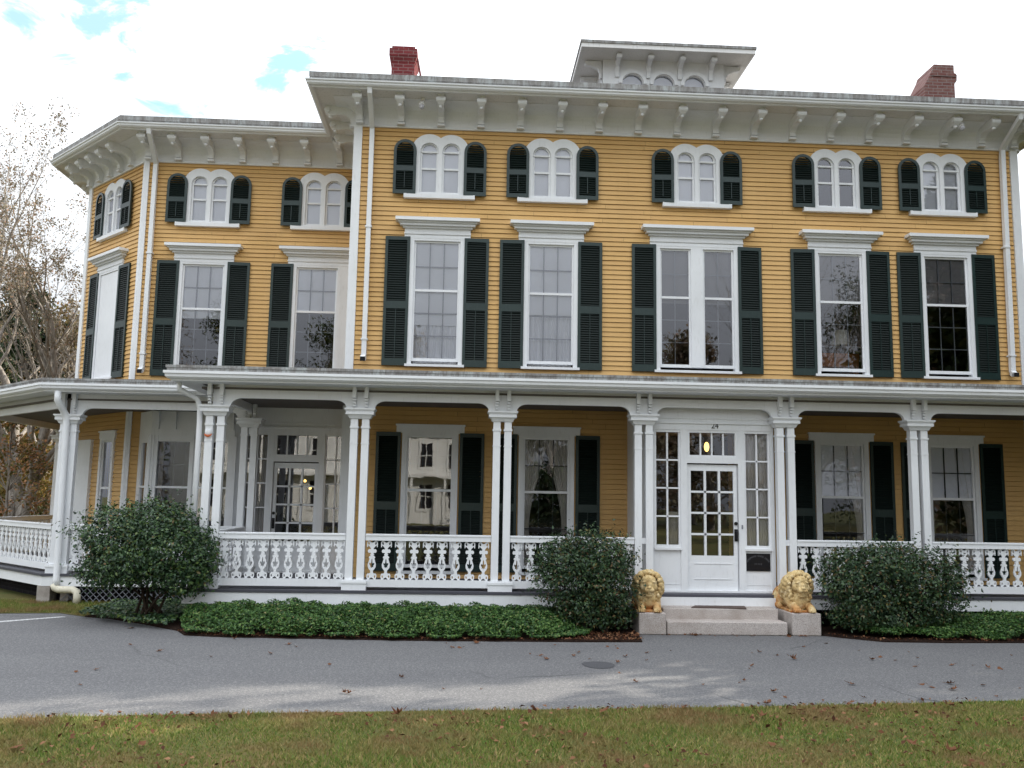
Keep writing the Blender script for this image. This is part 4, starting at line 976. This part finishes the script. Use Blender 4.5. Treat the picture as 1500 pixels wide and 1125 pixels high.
# ------------------------------------------------------------------ planting
def bush(name, base, lumps, n, mat, seed, label, size=(.045, .085), stems=9):
    """lumps: (centre offset, radii); leaves crowd the outer shell of every lump."""
    rng = np.random.default_rng(seed); root = empty(name, base); tag(root, label, 'bush', 'bushes in front of the porch')
    vol = np.array([l[1][0]*l[1][1]+l[1][1]*l[1][2] for l in lumps]); idx = rng.choice(len(lumps), n, p=vol/vol.sum())
    d = rng.normal(size=(n, 3)); d /= np.linalg.norm(d, axis=1, keepdims=True)
    rad = 1-np.abs(rng.normal(0, .22, n)); rad = np.where(rng.random(n) < .13, 1+rng.random(n)**2*.30, rad)
    C = np.array([l[0] for l in lumps]); Rr = np.array([l[1] for l in lumps])
    # lumpy outline: radius modulated by a few random waves
    ph = rng.random((len(lumps), 6))*6.28; kk = rng.normal(0, 5.0, (len(lumps), 6, 3))
    mod = np.sin((kk[idx]*d[:, None, :]).sum(2)+ph[idx]).sum(1)/4
    P = C[idx]+d*Rr[idx]*(rad*(1+.34*mod))[:, None]
    keep = (P[:, 2] > .04); P = P[keep]; dd = d[keep]
    Nn = dd*.7+rng.normal(0, .55, P.shape)+np.array([0, -.1, .55])
    # shoots that stand out of the outline
    for i in range(90):
        k = rng.integers(0, len(lumps)); dv = rng.normal(size=3)+np.array([0, -.2, .9]); dv /= np.linalg.norm(dv); q = C[k]+dv*Rr[k]*.9
        if q[2] < .3: continue
        L_ = rng.uniform(.12, .32); t_ = rng.random((9, 1)); P = np.vstack([P, q+dv*L_*t_+rng.normal(0, .018, (9, 3))]); Nn = np.vstack([Nn, rng.normal(0, .7, (9, 3))+np.array([0, -.3, .5])])
    V, F = leaves(P, Nn, rng.uniform(size[0], size[1], len(P)), rng, .5)
    np_mesh('foliage', V, F, mat, root)
    m = MB(); r2 = random.Random(seed)
    for i in range(stems):
        c, rr = lumps[i % len(lumps)]; tip = Vector(c)+Vector((r2.uniform(-.7, .7)*rr[0], r2.uniform(-.6, .6)*rr[1], r2.uniform(0, .7)*rr[2]))
        a = Vector((r2.uniform(-.3, .3), r2.uniform(-.15, .15), 0)); mid = a.lerp(tip, .5)+Vector((r2.uniform(-.1, .1), r2.uniform(-.1, .1), .06))
        m.tube([a, a.lerp(mid, .5)+Vector((r2.uniform(-.03, .03), 0, 0)), mid, tip], [.024, .02, .015, .006], 6)
        for k in range(3):
            t2 = mid+Vector((r2.uniform(-.35, .35), r2.uniform(-.25, .2), r2.uniform(.05, .4))); m.tube([mid, t2], [.009, .003], 5)
    m.build('stem', 'twig', root)
    return root
bush('holly_bush', (-4.62, -2.15, .02), [((-.15, -.2, 1.10), (.85, .62, .55)), ((-.62, -.1, 1.25), (.45, .5, .42)), ((.42, -.25, 1.05), (.55, .52, .5)), ((.05, -.2, 1.45), (.62, .5, .32)), ((.80, -.35, .92), (.28, .3, .36)), ((-.3, -.25, .80), (.55, .5, .26)), ((.5, -.3, .62), (.40, .4, .22)), ((-.75, -.15, .72), (.30, .3, .25))], 25000, 'bush_leaf', 21,
     'broad dark green bush on bare stems at the left porch corner', (.035, .070))
bush('holly_bush', (1.84, -2.95, .02), [((-.10, .02, .78), (.60, .46, .52)), ((.20, .05, 1.05), (.50, .45, .40)), ((-.38, .02, 1.0), (.36, .38, .36)), ((.36, 0, .72), (.36, .40, .45)), ((.05, .02, .36), (.52, .42, .32)), ((.28, .1, .25), (.50, .35, .24))], 21000, 'bush_leaf_rusty', 22,
     'dark upright bush with reddish dead leaves left of the stone lions', (.032, .065))
bush('holly_bush', (6.40, -2.95, .02), [((-.25, 0, .72), (.70, .48, .48)), ((.42, .02, .78), (.62, .48, .46)), ((.0, .05, 1.02), (.65, .45, .33)), ((.85, 0, .70), (.30, .36, .38)), ((-.72, 0, .80), (.34, .36, .40)), ((.05, -.02, .30), (.75, .45, .28)), ((-.5, 0, .32), (.45, .4, .26))], 26000, 'bush_leaf_rusty', 23,
     'wide rounded green bush right of the stone lions', (.032, .065))
def groundcover(name, poly_fn, n, h_fn, seed, label, size=(.05, .10), mat='ivy_leaf', box=(0, 1, 0, 1)):
    rng = np.random.default_rng(seed); x = rng.uniform(box[0], box[1], n*3); y = rng.uniform(box[2], box[3], n*3)
    ok = poly_fn(x, y); x = x[ok][:n]; y = y[ok][:n]; h = h_fn(x, y)
    bumpy = .9+.09*np.sin(x*7.1+2*np.sin(y*5))+.08*np.sin(y*13+x*4)+.08*np.sin(x*23+y*17)
    z = .03+h*bumpy*(1-np.abs(rng.normal(0, .22, len(x))))
    P = np.stack([x, y, z], 1); N = rng.normal(0, .45, P.shape)+np.array([0, -.25, .9])
    V, F = leaves(P, N, rng.uniform(size[0], size[1], len(x)), rng, .5)
    o = np_mesh(name, V, F, mat); tag(o, label, 'ground cover', None, 'stuff'); return o
def edge_l(x, y):
    f = np.interp(x, [-3.95, -3.7, -3.2, -.65, 1.2, 1.75, 1.95], [-2.9, -3.50, -3.66, -3.83, -3.80, -3.55, -2.9]) + .04*np.sin(x*9)+.03*np.sin(x*23)
    return (y > f) & (y < -2.40) & (x > -3.98) & (x < 2.0)
def hgt_l(x, y):
    f = np.interp(x, [-3.95, -3.2, -.65, 1.2, 1.95], [-2.9, -3.62, -3.78, -3.75, -2.9]); d = np.clip((y-f)/.45, 0, 1)
    return .06+.28*np.sqrt(d)*np.interp(x, [-4, -3, 1, 2], [.9, 1, .9, .55])
groundcover('ground_cover', edge_l, 56000, hgt_l, 31, 'dense bright green ground cover along the left porch front', size=(.028, .056), box=(-4, 2, -4, -2.4))
def edge_r(x, y):
    f = np.interp(x, [5.7, 6.2, 7.2, 9, 14], [-3.1, -3.42, -3.52, -3.48, -3.45])+.05*np.sin(x*8)
    return (y > f) & (y < -2.40) & (x > 5.7)
groundcover('ground_cover', edge_r, 52000, lambda x, y: .05+.25*np.sqrt(np.clip((y+3.5)/.5, 0, 1))*np.interp(x, [5.7, 7.5, 8.5], [.45, .8, 1]), 32, 'green ground cover under the right-hand bush and porch', size=(.028, .056), box=(5.7, 13, -3.6, -2.4))
groundcover('ground_cover', lambda x, y: (y > -1.9-.75*(x+5.7)-.1+.08*np.sin(x*11)) & (y < -.3) & (y > -3.2), 4500, lambda x, y: .10+0*x, 33, 'low dark leaves around the foot of the left bush', (.045, .08), 'bush_leaf', box=(-5.8, -4.1, -3.1, -.3))

# grass
def grass(name, fn, n, seed, label, box, z0, h=(.014, .042), lod=True):
    rng = np.random.default_rng(seed); x = rng.uniform(box[0], box[1], n); y = rng.uniform(box[2], box[3], n); ok = fn(x, y); x = x[ok]; y = y[ok]
    patch = np.sin(x*1.3+1.7*np.sin(y*1.1))+.7*np.sin(x*3.1+y*2.3)+.5*np.sin(y*5.3-x*1.9)
    hh = rng.uniform(h[0], h[1], len(x))*(1+.2*patch); a = rng.uniform(0, 6.28, len(x)); w = rng.uniform(.003, .0055, len(x)); lean = rng.normal(0, .55, (len(x), 2))*hh[:, None]
    V = np.empty((len(x), 3, 3)); dx = np.cos(a)*w; dy = np.sin(a)*w
    V[:, 0] = np.stack([x-dx, y-dy, np.full(len(x), z0)], 1); V[:, 1] = np.stack([x+dx, y+dy, np.full(len(x), z0)], 1); V[:, 2] = np.stack([x+lean[:, 0], y+lean[:, 1], z0+np.abs(hh)], 1)
    o = np_mesh(name, V.reshape(-1, 3), np.arange(3*len(x)).reshape(-1, 3), 'grass_blade'); tag(o, label, 'grass', None, 'stuff'); return o
lx = np.array([p[0] for p in LAWN_EDGE]); ly = np.array([p[1] for p in LAWN_EDGE])
grass('grass', lambda x, y: y < np.interp(x, lx, ly)-.01+.035*np.sin(x*6)*np.sin(x*2.3), 230000, 41, 'short patchy autumn grass of the front lawn', (-6.2, 7.5, -11.3, -7.0), .03)
grass('grass', lambda x, y: (y > np.interp(x, [-9, -7.1, -6.3, -5.75], [-1.6, -1.38, -1.28, -1.7])+.03*np.sin(x*9)) & (y < .2+0*x), 26000, 42, 'strip of short grass beside the left porch end', (-9, -5.6, -1.8, .3), .01, (.02, .05))

# fallen leaves: a curled lobed blade, copied
def dry_leaf(seed, curl):
    r = random.Random(seed); m = MB(); pts = []
    lob = [(0, -1), (.32, -.55), (.75, -.45), (.5, -.1), (.95, .25), (.45, .3), (.3, .7), (0, 1.05), (-.3, .65), (-.5, .3), (-.9, .2), (-.5, -.12), (-.7, -.5), (-.3, -.5)]
    for x, y in lob: pts.append((x*.05, y*.05, curl*(x*x+.4*y*y)*.035+r.uniform(-.004, .008)))
    V = [(0, 0, .002)]+pts; n = len(pts); m.add(V, [(0, i+1, (i+1) % n+1) for i in range(n)])
    m.tube([(0, -.05, .01), (.006, -.085, .018)], [.0022, .0012], 4); return m.mesh('fallen_leaf', 'dry_leaf')
LEAF = [dry_leaf(1, 1.0), dry_leaf(2, .55), dry_leaf(3, 1.5), dry_leaf(4, -.5)]
def scatter_leaves():
    r = random.Random(77)
    def put(x, y, z, s, label, group):
        o = bpy.data.objects.new('fallen_leaf', r.choice(LEAF)); COL.objects.link(o); o.location = (x, y, z); o.rotation_euler = (r.uniform(-.35, .35), r.uniform(-.35, .35), r.uniform(0, 6.28)); s *= .85; o.scale = (s, s, s*r.uniform(.7, 1.4)); tag(o, label, 'leaf', group)
    LR = 'dry brown fallen leaf lying on the grey driveway'; LL = 'dry brown fallen leaf lying on the front lawn grass'; GR = 'fallen leaves on the driveway'; GL = 'fallen leaves on the lawn'
    road = [(-2.3, -4.9), (-1.1, -7.1), (-1.05, -7.15), (.05, -4.3), (3.2, -6.9), (2.95, -7.45), (4.2, -6.55), (5.0, -6.55), (5.05, -6.65), (5.2, -6.75), (5.32, -6.5), (5.6, -6.6), (4.7, -7.4), (7.9, -4.9), (7.95, -4.95), (5.15, -5.0), (5.3, -4.85), (6.3, -5.5), (6.4, -5.6), (6.9, -5.9), (1.1, -5.2), (4.1, -5.0), (2.0, -4.2), (.2, -3.98), (-3.0, -3.85), (-4.6, -2.9)]
    for x, y in road: put(x+r.uniform(-.05, .05), y+r.uniform(-.05, .05), .014, r.uniform(.8, 1.35), LR, GR)
    for i in range(95):
        x = r.uniform(-5.5, 9); y = r.uniform(-7.4, -3.4)
        if r.random() > .18+.09*(x+5): continue
        if y > -3.9 and not 2.7 < x < 5.2: y = -3.95-r.random()
        put(x, y, .012, r.uniform(.35, .95), LR, GR)
    for i in range(26): put(r.uniform(2.7, 5.2), r.uniform(-3.2, -3.08), .013, r.uniform(.4, .9), LR, GR)
    for i in range(85):
        x = r.uniform(-4, 6.5); y = np.interp(x, lx, ly)-r.uniform(.02, 2.4)
        if r.random() > .35+.08*x: continue
        put(x, float(y), .065, r.uniform(.6, 1.3), LL, GL)
    for x, y in ((-1.0, -8.25), (-.75, -8.28), (-.5, -8.2), (-3.2, -9.2), (1.3, -8.05), (3.55, -9.1), (3.75, -9.3), (4.6, -7.75), (3.1, -8.0)): put(x, y, .07, r.uniform(1, 1.5), LL, GL)
scatter_leaves()
rg = np.random.default_rng(55); n = 2600
x = rg.uniform(-5, 7, n); y = np.interp(x, lx, ly)-.05-rg.random(n)**1.3*2.8; ok = np.sin(x*2.1+1.3*np.sin(y*2))+.6*np.sin(y*4.1+x) > -.1-.12*x; x = x[ok]; y = y[ok]
P = np.stack([x, y, np.full(len(x), .05)+rg.random(len(x))*.03], 1); V, F = leaves(P, rg.normal(0, .4, P.shape)+np.array([0, 0, 1]), rg.uniform(.02, .06, len(x)), rg, .6)
tag(np_mesh('leaf_litter', V, F, 'dry_leaf'), 'brown leaf crumbs and litter strewn through the lawn', 'leaf litter', None, 'stuff')
x = np.concatenate([rg.uniform(-3.9, 2.5, 700), rg.uniform(5.4, 12, 600), rg.uniform(1.6, 2.55, 500)]); y = np.concatenate([np.interp(x[:700], [-3.9, -3.3, -.65, 1.6, 2.5], [-3.3, -3.62, -3.80, -3.80, -3.76]), np.interp(x[700:1300], [5.4, 5.95, 8, 12], [-3.15, -3.55, -3.55, -3.5]), rg.uniform(-3.75, -3.1, 500)])+np.abs(rg.normal(0, .07, len(x)))
P = np.stack([x, y, .03+rg.random(len(x))*.02], 1); V, F = leaves(P, rg.normal(0, .4, P.shape)+np.array([0, 0, 1]), rg.uniform(.02, .055, len(x)), rg, .6)
tag(np_mesh('leaf_litter', V, F, 'dry_leaf'), 'rusty leaf litter along the edge of the planting beds', 'leaf litter', None, 'stuff')
m = MB(); m.add([(1.64+.19*math.cos(a)*(1+.06*math.sin(3*a)), -5.49+.23*math.sin(a)*(1+.05*math.cos(2*a)), .009) for a in [2*math.pi*i/40 for i in range(40)]], [tuple(range(40))])
tag(m.build('asphalt_patch', 'asphalt_patch'), 'round dark patch let into the driveway below the left stone lion', 'patch')

# ------------------------------------------------------------------ trees
def limb_tree(seed, H, r0, stems, mb, spread=.30, depth=4, up=.35, wob=.12):
    """Recursive limbs into mb; returns twig end points."""
    r = random.Random(seed); tips = []
    def grow(p, d, rad, L, lev):
        n = max(3, int(L/.5)) if lev < 3 else 3; path = [p]; rr = [rad]; q = p.copy(); dd = d.copy()
        for i in range(n):
            dd = (dd+Vector((r.gauss(0, wob), r.gauss(0, wob), r.gauss(0, wob*.6)+up*.10))).normalized(); q = q+dd*(L/n); path.append(q.copy()); rr.append(rad*(1-.55*(i+1)/n))
            if lev < depth and i >= n*.25 and r.random() < (.55 if lev < 2 else .8):
                sd = Vector((r.gauss(0, 1), r.gauss(0, 1), r.gauss(.25, .5))).normalized(); nd = (dd*.75+sd*(.55+spread)).normalized()
                grow(q.copy(), nd, rr[-1]*r.uniform(.45, .65), L*r.uniform(.38, .62), lev+1)
            if lev >= depth-1: tips.append((q.copy(), dd.copy()))
        mb.tube(path, rr, 8 if lev < 2 else (5 if lev < 3 else 3), cap=False)
        if lev < depth:
            for k in range(2):
                sd = Vector((r.gauss(0, 1), r.gauss(0, 1), .3)).normalized(); grow(path[-1], (dd*.85+sd*spread*1.3).normalized(), rr[-1]*.8, L*r.uniform(.45, .65), lev+1)
    for i in range(stems):
        a = 6.28*i/stems+r.random(); d = Vector((math.cos(a)*spread*(stems > 1), math.sin(a)*spread*(stems > 1), 1)).normalized()
        grow(Vector((math.cos(a)*r0*.5*(stems > 1), math.sin(a)*r0*.5*(stems > 1), 0)), d, r0*r.uniform(.75, 1), H*r.uniform(.45, .58), 0)
    return tips
def bare_tree(name, loc, seed, H, r0, stems, label, group, leaf_mat, per_tip, lsize=(.05, .11), **kw):
    root = empty(name, loc); tag(root, label, 'tree', group); m = MB(); tips = limb_tree(seed, H, r0, stems, m, **kw); m.build('trunk', 'bark', root, smooth=True)
    rng = np.random.default_rng(seed); T = np.array([t[0] for t in tips]); n = int(len(T)*per_tip)
    if n:
        i = rng.integers(0, len(T), n); P = T[i]+rng.normal(0, .055, (n, 3)); V, F = leaves(P, rng.normal(size=P.shape), rng.uniform(lsize[0], lsize[1], n), rng, .6); np_mesh('crown', V, F, leaf_mat, root)
    return root
def leafy_tree(name, loc, seed, H, crown_r, mat, n, label, group, lsize=(.12, .26), z0=.25, shape=1.0, trunk_r=.22, cat='tree', lump=(.20, .38)):
    root = empty(name, loc); tag(root, label, cat, group); rng = np.random.default_rng(seed); r = random.Random(seed); m = MB(); pth = []
    x = y = 0.0
    for i in range(9): pth.append((x, y, H*.9*i/8)); x += r.gauss(0, .03*H/8*2); y += r.gauss(0, .03*H/8*2)
    m.tube(pth, [trunk_r*(1-.85*i/8) for i in range(9)], 8, cap=False)
    k = 34; C = []
    for i in range(k):
        t = r.random()**.8; z = H*(z0+(1-z0)*t); rad = crown_r*(math.sin(math.pi*min(1, .12+.88*t)**.8)**shape if shape < 5 else (1-t)*.95+.05); a = r.random()*6.28; q = rad*math.sqrt(r.random())*.85
        c = Vector((q*math.cos(a), q*math.sin(a), z)); C.append((c, crown_r*r.uniform(*lump)))
        j = min(7, int(c.z/(H*.9)*8*.8)); m.tube([pth[j], tuple(Vector(pth[j]).lerp(c, .6)+Vector((0, 0, .1))), tuple(c)], [trunk_r*.3, trunk_r*.18, .012], 5, cap=False)
    m.build('trunk', 'bark', root, smooth=True)
    idx = rng.integers(0, k, n); d = rng.normal(size=(n, 3)); d /= np.linalg.norm(d, axis=1, keepdims=True)
    P = np.array([c for c, _ in C])[idx]+d*(np.array([q for _, q in C])[idx]*rng.random(n)**.42)[:, None]*np.array([1.15, 1.15, .8])
    P = P[P[:, 2] > .1]; V, F = leaves(P, rng.normal(0, .6, P.shape)+np.array([0, 0, .5]), rng.uniform(lsize[0], lsize[1], len(P)), rng, .6)
    np_mesh('crown', V, F, mat, root); return root
GT = 'trees beyond the left end of the house'
bare_tree('bare_tree', (-12.95, 11.0, 0), 5, 11.3, .21, 4, 'tall grey nearly bare tree with many upright limbs by the left porch end', GT, 'tree_leaf_olive', 1.2, (.04, .09), spread=.15, up=.5, depth=5).rotation_euler.z = R(170)
bare_tree('bare_tree', (-15.3, 15.0, 0), 8, 10.5, .24, 2, 'slender bare tree leaning behind the tallest bare tree', GT, 'tree_leaf_olive', .8, (.04, .09), spread=.2, up=.5)
bare_tree('bare_tree', (-15.3, 18.5, 0), 13, 8.8, .24, 3, 'many-stemmed bare tree nearest the corner of the house', GT, 'tree_leaf_olive', .8, (.04, .09), spread=.22, up=.4)
leafy_tree('evergreen_tree', (-18.6, 22, 0), 3, 11.0, 2.7, 'tree_leaf_dark', 7000, 'dark evergreen tree behind the bare trunks', GT, z0=.1)
leafy_tree('evergreen_tree', (-21.0, 25, 0), 4, 9.5, 2.8, 'tree_leaf_green', 7500, 'green tree at the far left behind the bare trunks', GT, z0=.1)
leafy_tree('golden_tree', (-16.7, 22, 0), 6, 9.5, 2.3, 'tree_leaf_gold', 9000, 'low yellow autumn tree between trunk and house corner', GT, z0=.05)
leafy_tree('golden_tree', (-17.6, 18, 0), 7, 5.5, 2.2, 'tree_leaf_gold', 7000, 'yellow green autumn tree low at the left picture edge', GT, z0=.05)
leafy_tree('evergreen_tree', (-23.5, 33, 0), 9, 9.5, 4.2, 'tree_leaf_green', 9000, 'distant broad green tree low behind the yellow trees', GT, (.2, .4), z0=.05)
leafy_tree('evergreen_tree', (-20.5, 34, 0), 10, 10, 4.0, 'tree_leaf_dark', 9000, 'distant dark tree behind the house corner', GT, (.2, .4), z0=.05)
leafy_tree('autumn_shrub', (-12.1, 8.6, 0), 14, 4.2, 1.25, 'shrub_leaf_rust', 3400, 'rust and gold leaved shrub beside the left porch', 'shrubs left of the porch', (.06, .13), z0=.06, trunk_r=.06, cat='shrub')
leafy_tree('autumn_shrub', (-13.6, 13.5, 0), 15, 3.4, 1.7, 'tree_leaf_gold', 5200, 'yellow green shrub behind the rusty shrub', 'shrubs left of the porch', (.06, .13), z0=.06, trunk_r=.06, cat='shrub')

# across the road and to the right, outside the frame: what the windows reflect and what shades the drive
def far_house(loc):
    o = empty('white_house', loc, math.pi-R(28)); tag(o, 'white clapboard house across the road, reflected in the ground floor windows', 'house')
    def face(m, x0, x1, y, z0, z1, op): 
        q = clapboard(x0, x1, z0, z1, op, 9, .16); m.add([(a, b+y, c) for a, b, c in q.v], q.f)
    m = MB(); ops = []; wins = []
    for x in (-9.5, -7.2, -4.6, -1.5, 1.2, 3.8, 6.2, 8.6):
        for z in (1.0, 4.0): ops.append((x-.55, x+.55, z, z+1.9)); wins.append((x, z))
    face(m, -11, 10, 0, 0, 6.6, ops); m.quad((-11, 9, 0), (-11, 0, 0), (-11, 0, 6.6), (-11, 9, 6.6)); m.quad((10, 0, 0), (10, 9, 0), (10, 9, 6.6), (10, 0, 6.6))
    gx = 6.4; m.add([(gx-3.8, -.05, 6.5), (gx+3.8, -.05, 6.5), (gx, -.05, 10.0)], [(0, 1, 2)])
    m.build('wall', 'far_house_white', o)
    for x, z in wins:
        w = MB(); w.box(x-.65, x-.5, -.07, .02, z-.1, z+2.05).box(x+.5, x+.65, -.07, .02, z-.1, z+2.05).box(x-.5, x+.5, -.07, .02, z+1.85, z+2.05).box(x-.5, x+.5, -.07, .02, z-.1, z+.06).box(x-.5, x+.5, -.03, .02, z+.93, z+.99).box(x-.03, x+.03, -.03, .02, z, z+1.9)
        f = w.build('window', 'far_house_white', o); p = MB(); p.quad((x-.5, .05, z), (x+.5, .05, z), (x+.5, .05, z+1.9), (x-.5, .05, z+1.9)); p.build('pane', 'dark_void', f)
    w = MB(); w.box(-11, 10, -.9, -.05, 3.3, 3.5); w.box(-11, 10, -.3, -.05, 6.4, 6.65); 
    for x in (-11, -8.4, -5.8, -3.1, -.2, 2.5, 5, 7.5, 9.8): w.box(x, x+.2, -.85, -.65, 0, 3.3)
    w.build('porch', 'far_house_white', o)
    rf = MB(); rf.quad((-11.4, -.4, 6.6), (10.4, -.4, 6.6), (10.4, 4.5, 10), (-11.4, 4.5, 10)); rf.quad((10.4, 9.4, 6.6), (-11.4, 9.4, 6.6), (-11.4, 4.5, 10), (10.4, 4.5, 10)); rf.quad((gx-4.1, -.3, 6.3), (gx, -.3, 10.2), (gx, 5, 10.2), (gx-4.1, 5, 6.3)); rf.quad((gx+4.1, -.3, 6.3), (gx, -.3, 10.2), (gx, 5, 10.2), (gx+4.1, 5, 6.3)); rf.build('roof', 'far_roof', o)
far_house((-9.0, -46, 0))
GB = 'trees across the road, reflected in the windows'
for i, (x, y, h, r_, mt) in enumerate(((6.5, -50, 11, 4, 'tree_leaf_dark'), (9.5, -52, 11.5, 4, 'tree_leaf_green'), (17, -49, 14, 4.5, 'tree_leaf_olive'), (25, -50, 17, 5, 'tree_leaf_dark'), (32, -48, 18, 5, 'tree_leaf_olive'), (40, -50, 19, 5.5, 'tree_leaf_dark'), (-31, -50, 13, 5, 'tree_leaf_green'), (-6, -60, 13, 4.5, 'tree_leaf_dark'))):
    leafy_tree('street_tree', (x, y, 0), 60+i, h, r_, mt, 3500, 'tree across the road number hidden' if False else ['dark tree right of the white house across the road', 'low green tree across the road', 'olive tree across the road', 'tall dark tree across the road', 'tall olive tree across the road', 'tallest dark tree across the road', 'green tree left of the white house across the road', 'dark tree behind the white house across the road'][i], GB, (.3, .6), z0=.06, trunk_r=.3)
rr = random.Random(5)
for i, x in enumerate(range(-84, 90, 8)):
    leafy_tree('street_tree', (x+rr.uniform(-2, 2), -58-rr.uniform(0, 8) if -34 < x < 46 else -46-rr.uniform(0, 8), 0), 120+i, float(np.interp(x, [-40, -20, -12, -3, 2, 13, 18, 28, 34, 42], [18, 21, 18, 16, 11.5, 11.5, 16, 19, 21, 25]))*rr.uniform(.95, 1.06), rr.uniform(4.5, 5.8), rr.choice(['tree_leaf_green', 'tree_leaf_gold', 'tree_leaf_green', 'tree_leaf_olive']), 9500, 'tree in the row across the road behind the viewer', GB, (.18, .36), z0=.03, trunk_r=.3, lump=(.30, .46))
for i, (x, y, h) in enumerate(((-24, -22, 12), (-31, -9, 15), (25, -25, 14), (-36, -24, 15), (36, -20, 16))):  # trees added out of view to cut sky light and darken the porch
    leafy_tree('street_tree', (x, y, 0), 160+i, h, 4.5, 'tree_leaf_olive', 4000, 'unseen tree added on the near side of the road to cut sky light', GB, (.3, .6), z0=.08, trunk_r=.3)
bare_tree('bare_tree', (18.5, -32, 0), 19, 17, .3, 2, 'bare tree on the near side of the road behind the camera', GB, 'tree_leaf_olive', 0, spread=.22)
leafy_tree('added_shade_tree', (13.3, -1.75, 0), 95, 6.8, 1.7, 'tree_leaf_green', 5000, 'small round unseen tree added just past the right porch end to block sun', 'unseen trees added for shade off the right end of the house', (.2, .4), z0=.06, trunk_r=.12, lump=(.42, .55))  # low tree added out of view to close a gap of sunlight
GS = 'unseen trees added for shade off the right end of the house'
for i, (x, y, h, r_) in enumerate(((19.4, 5.2, 19, 3.1), (18.0, -3.75, 19, 4.2), (26, 8.0, 22, 3.8), (27, -.6, 22, 5.2), (17.5, -11.5, 13, 4.0), (25, -10, 19, 5.0))):  # unseen trees added to shade drive and lawn, leaving one sunlit streak
    leafy_tree('added_shade_tree', (x, y, 0), 80+i, h, r_, 'tree_leaf_green', 30000, ['unseen tree added for shade close to the right end of the house', 'broad unseen tree added for shade right of the drive', 'tallest unseen tree added for shade behind the right end', 'unseen tree added for shade at the right edge of the lawn', 'low unseen tree added for shade near the lawn corner', 'far unseen tree added for shade beyond the lawn corner'][i], GS, (.26, .46), z0=.10, trunk_r=.3, lump=(.42, .55))
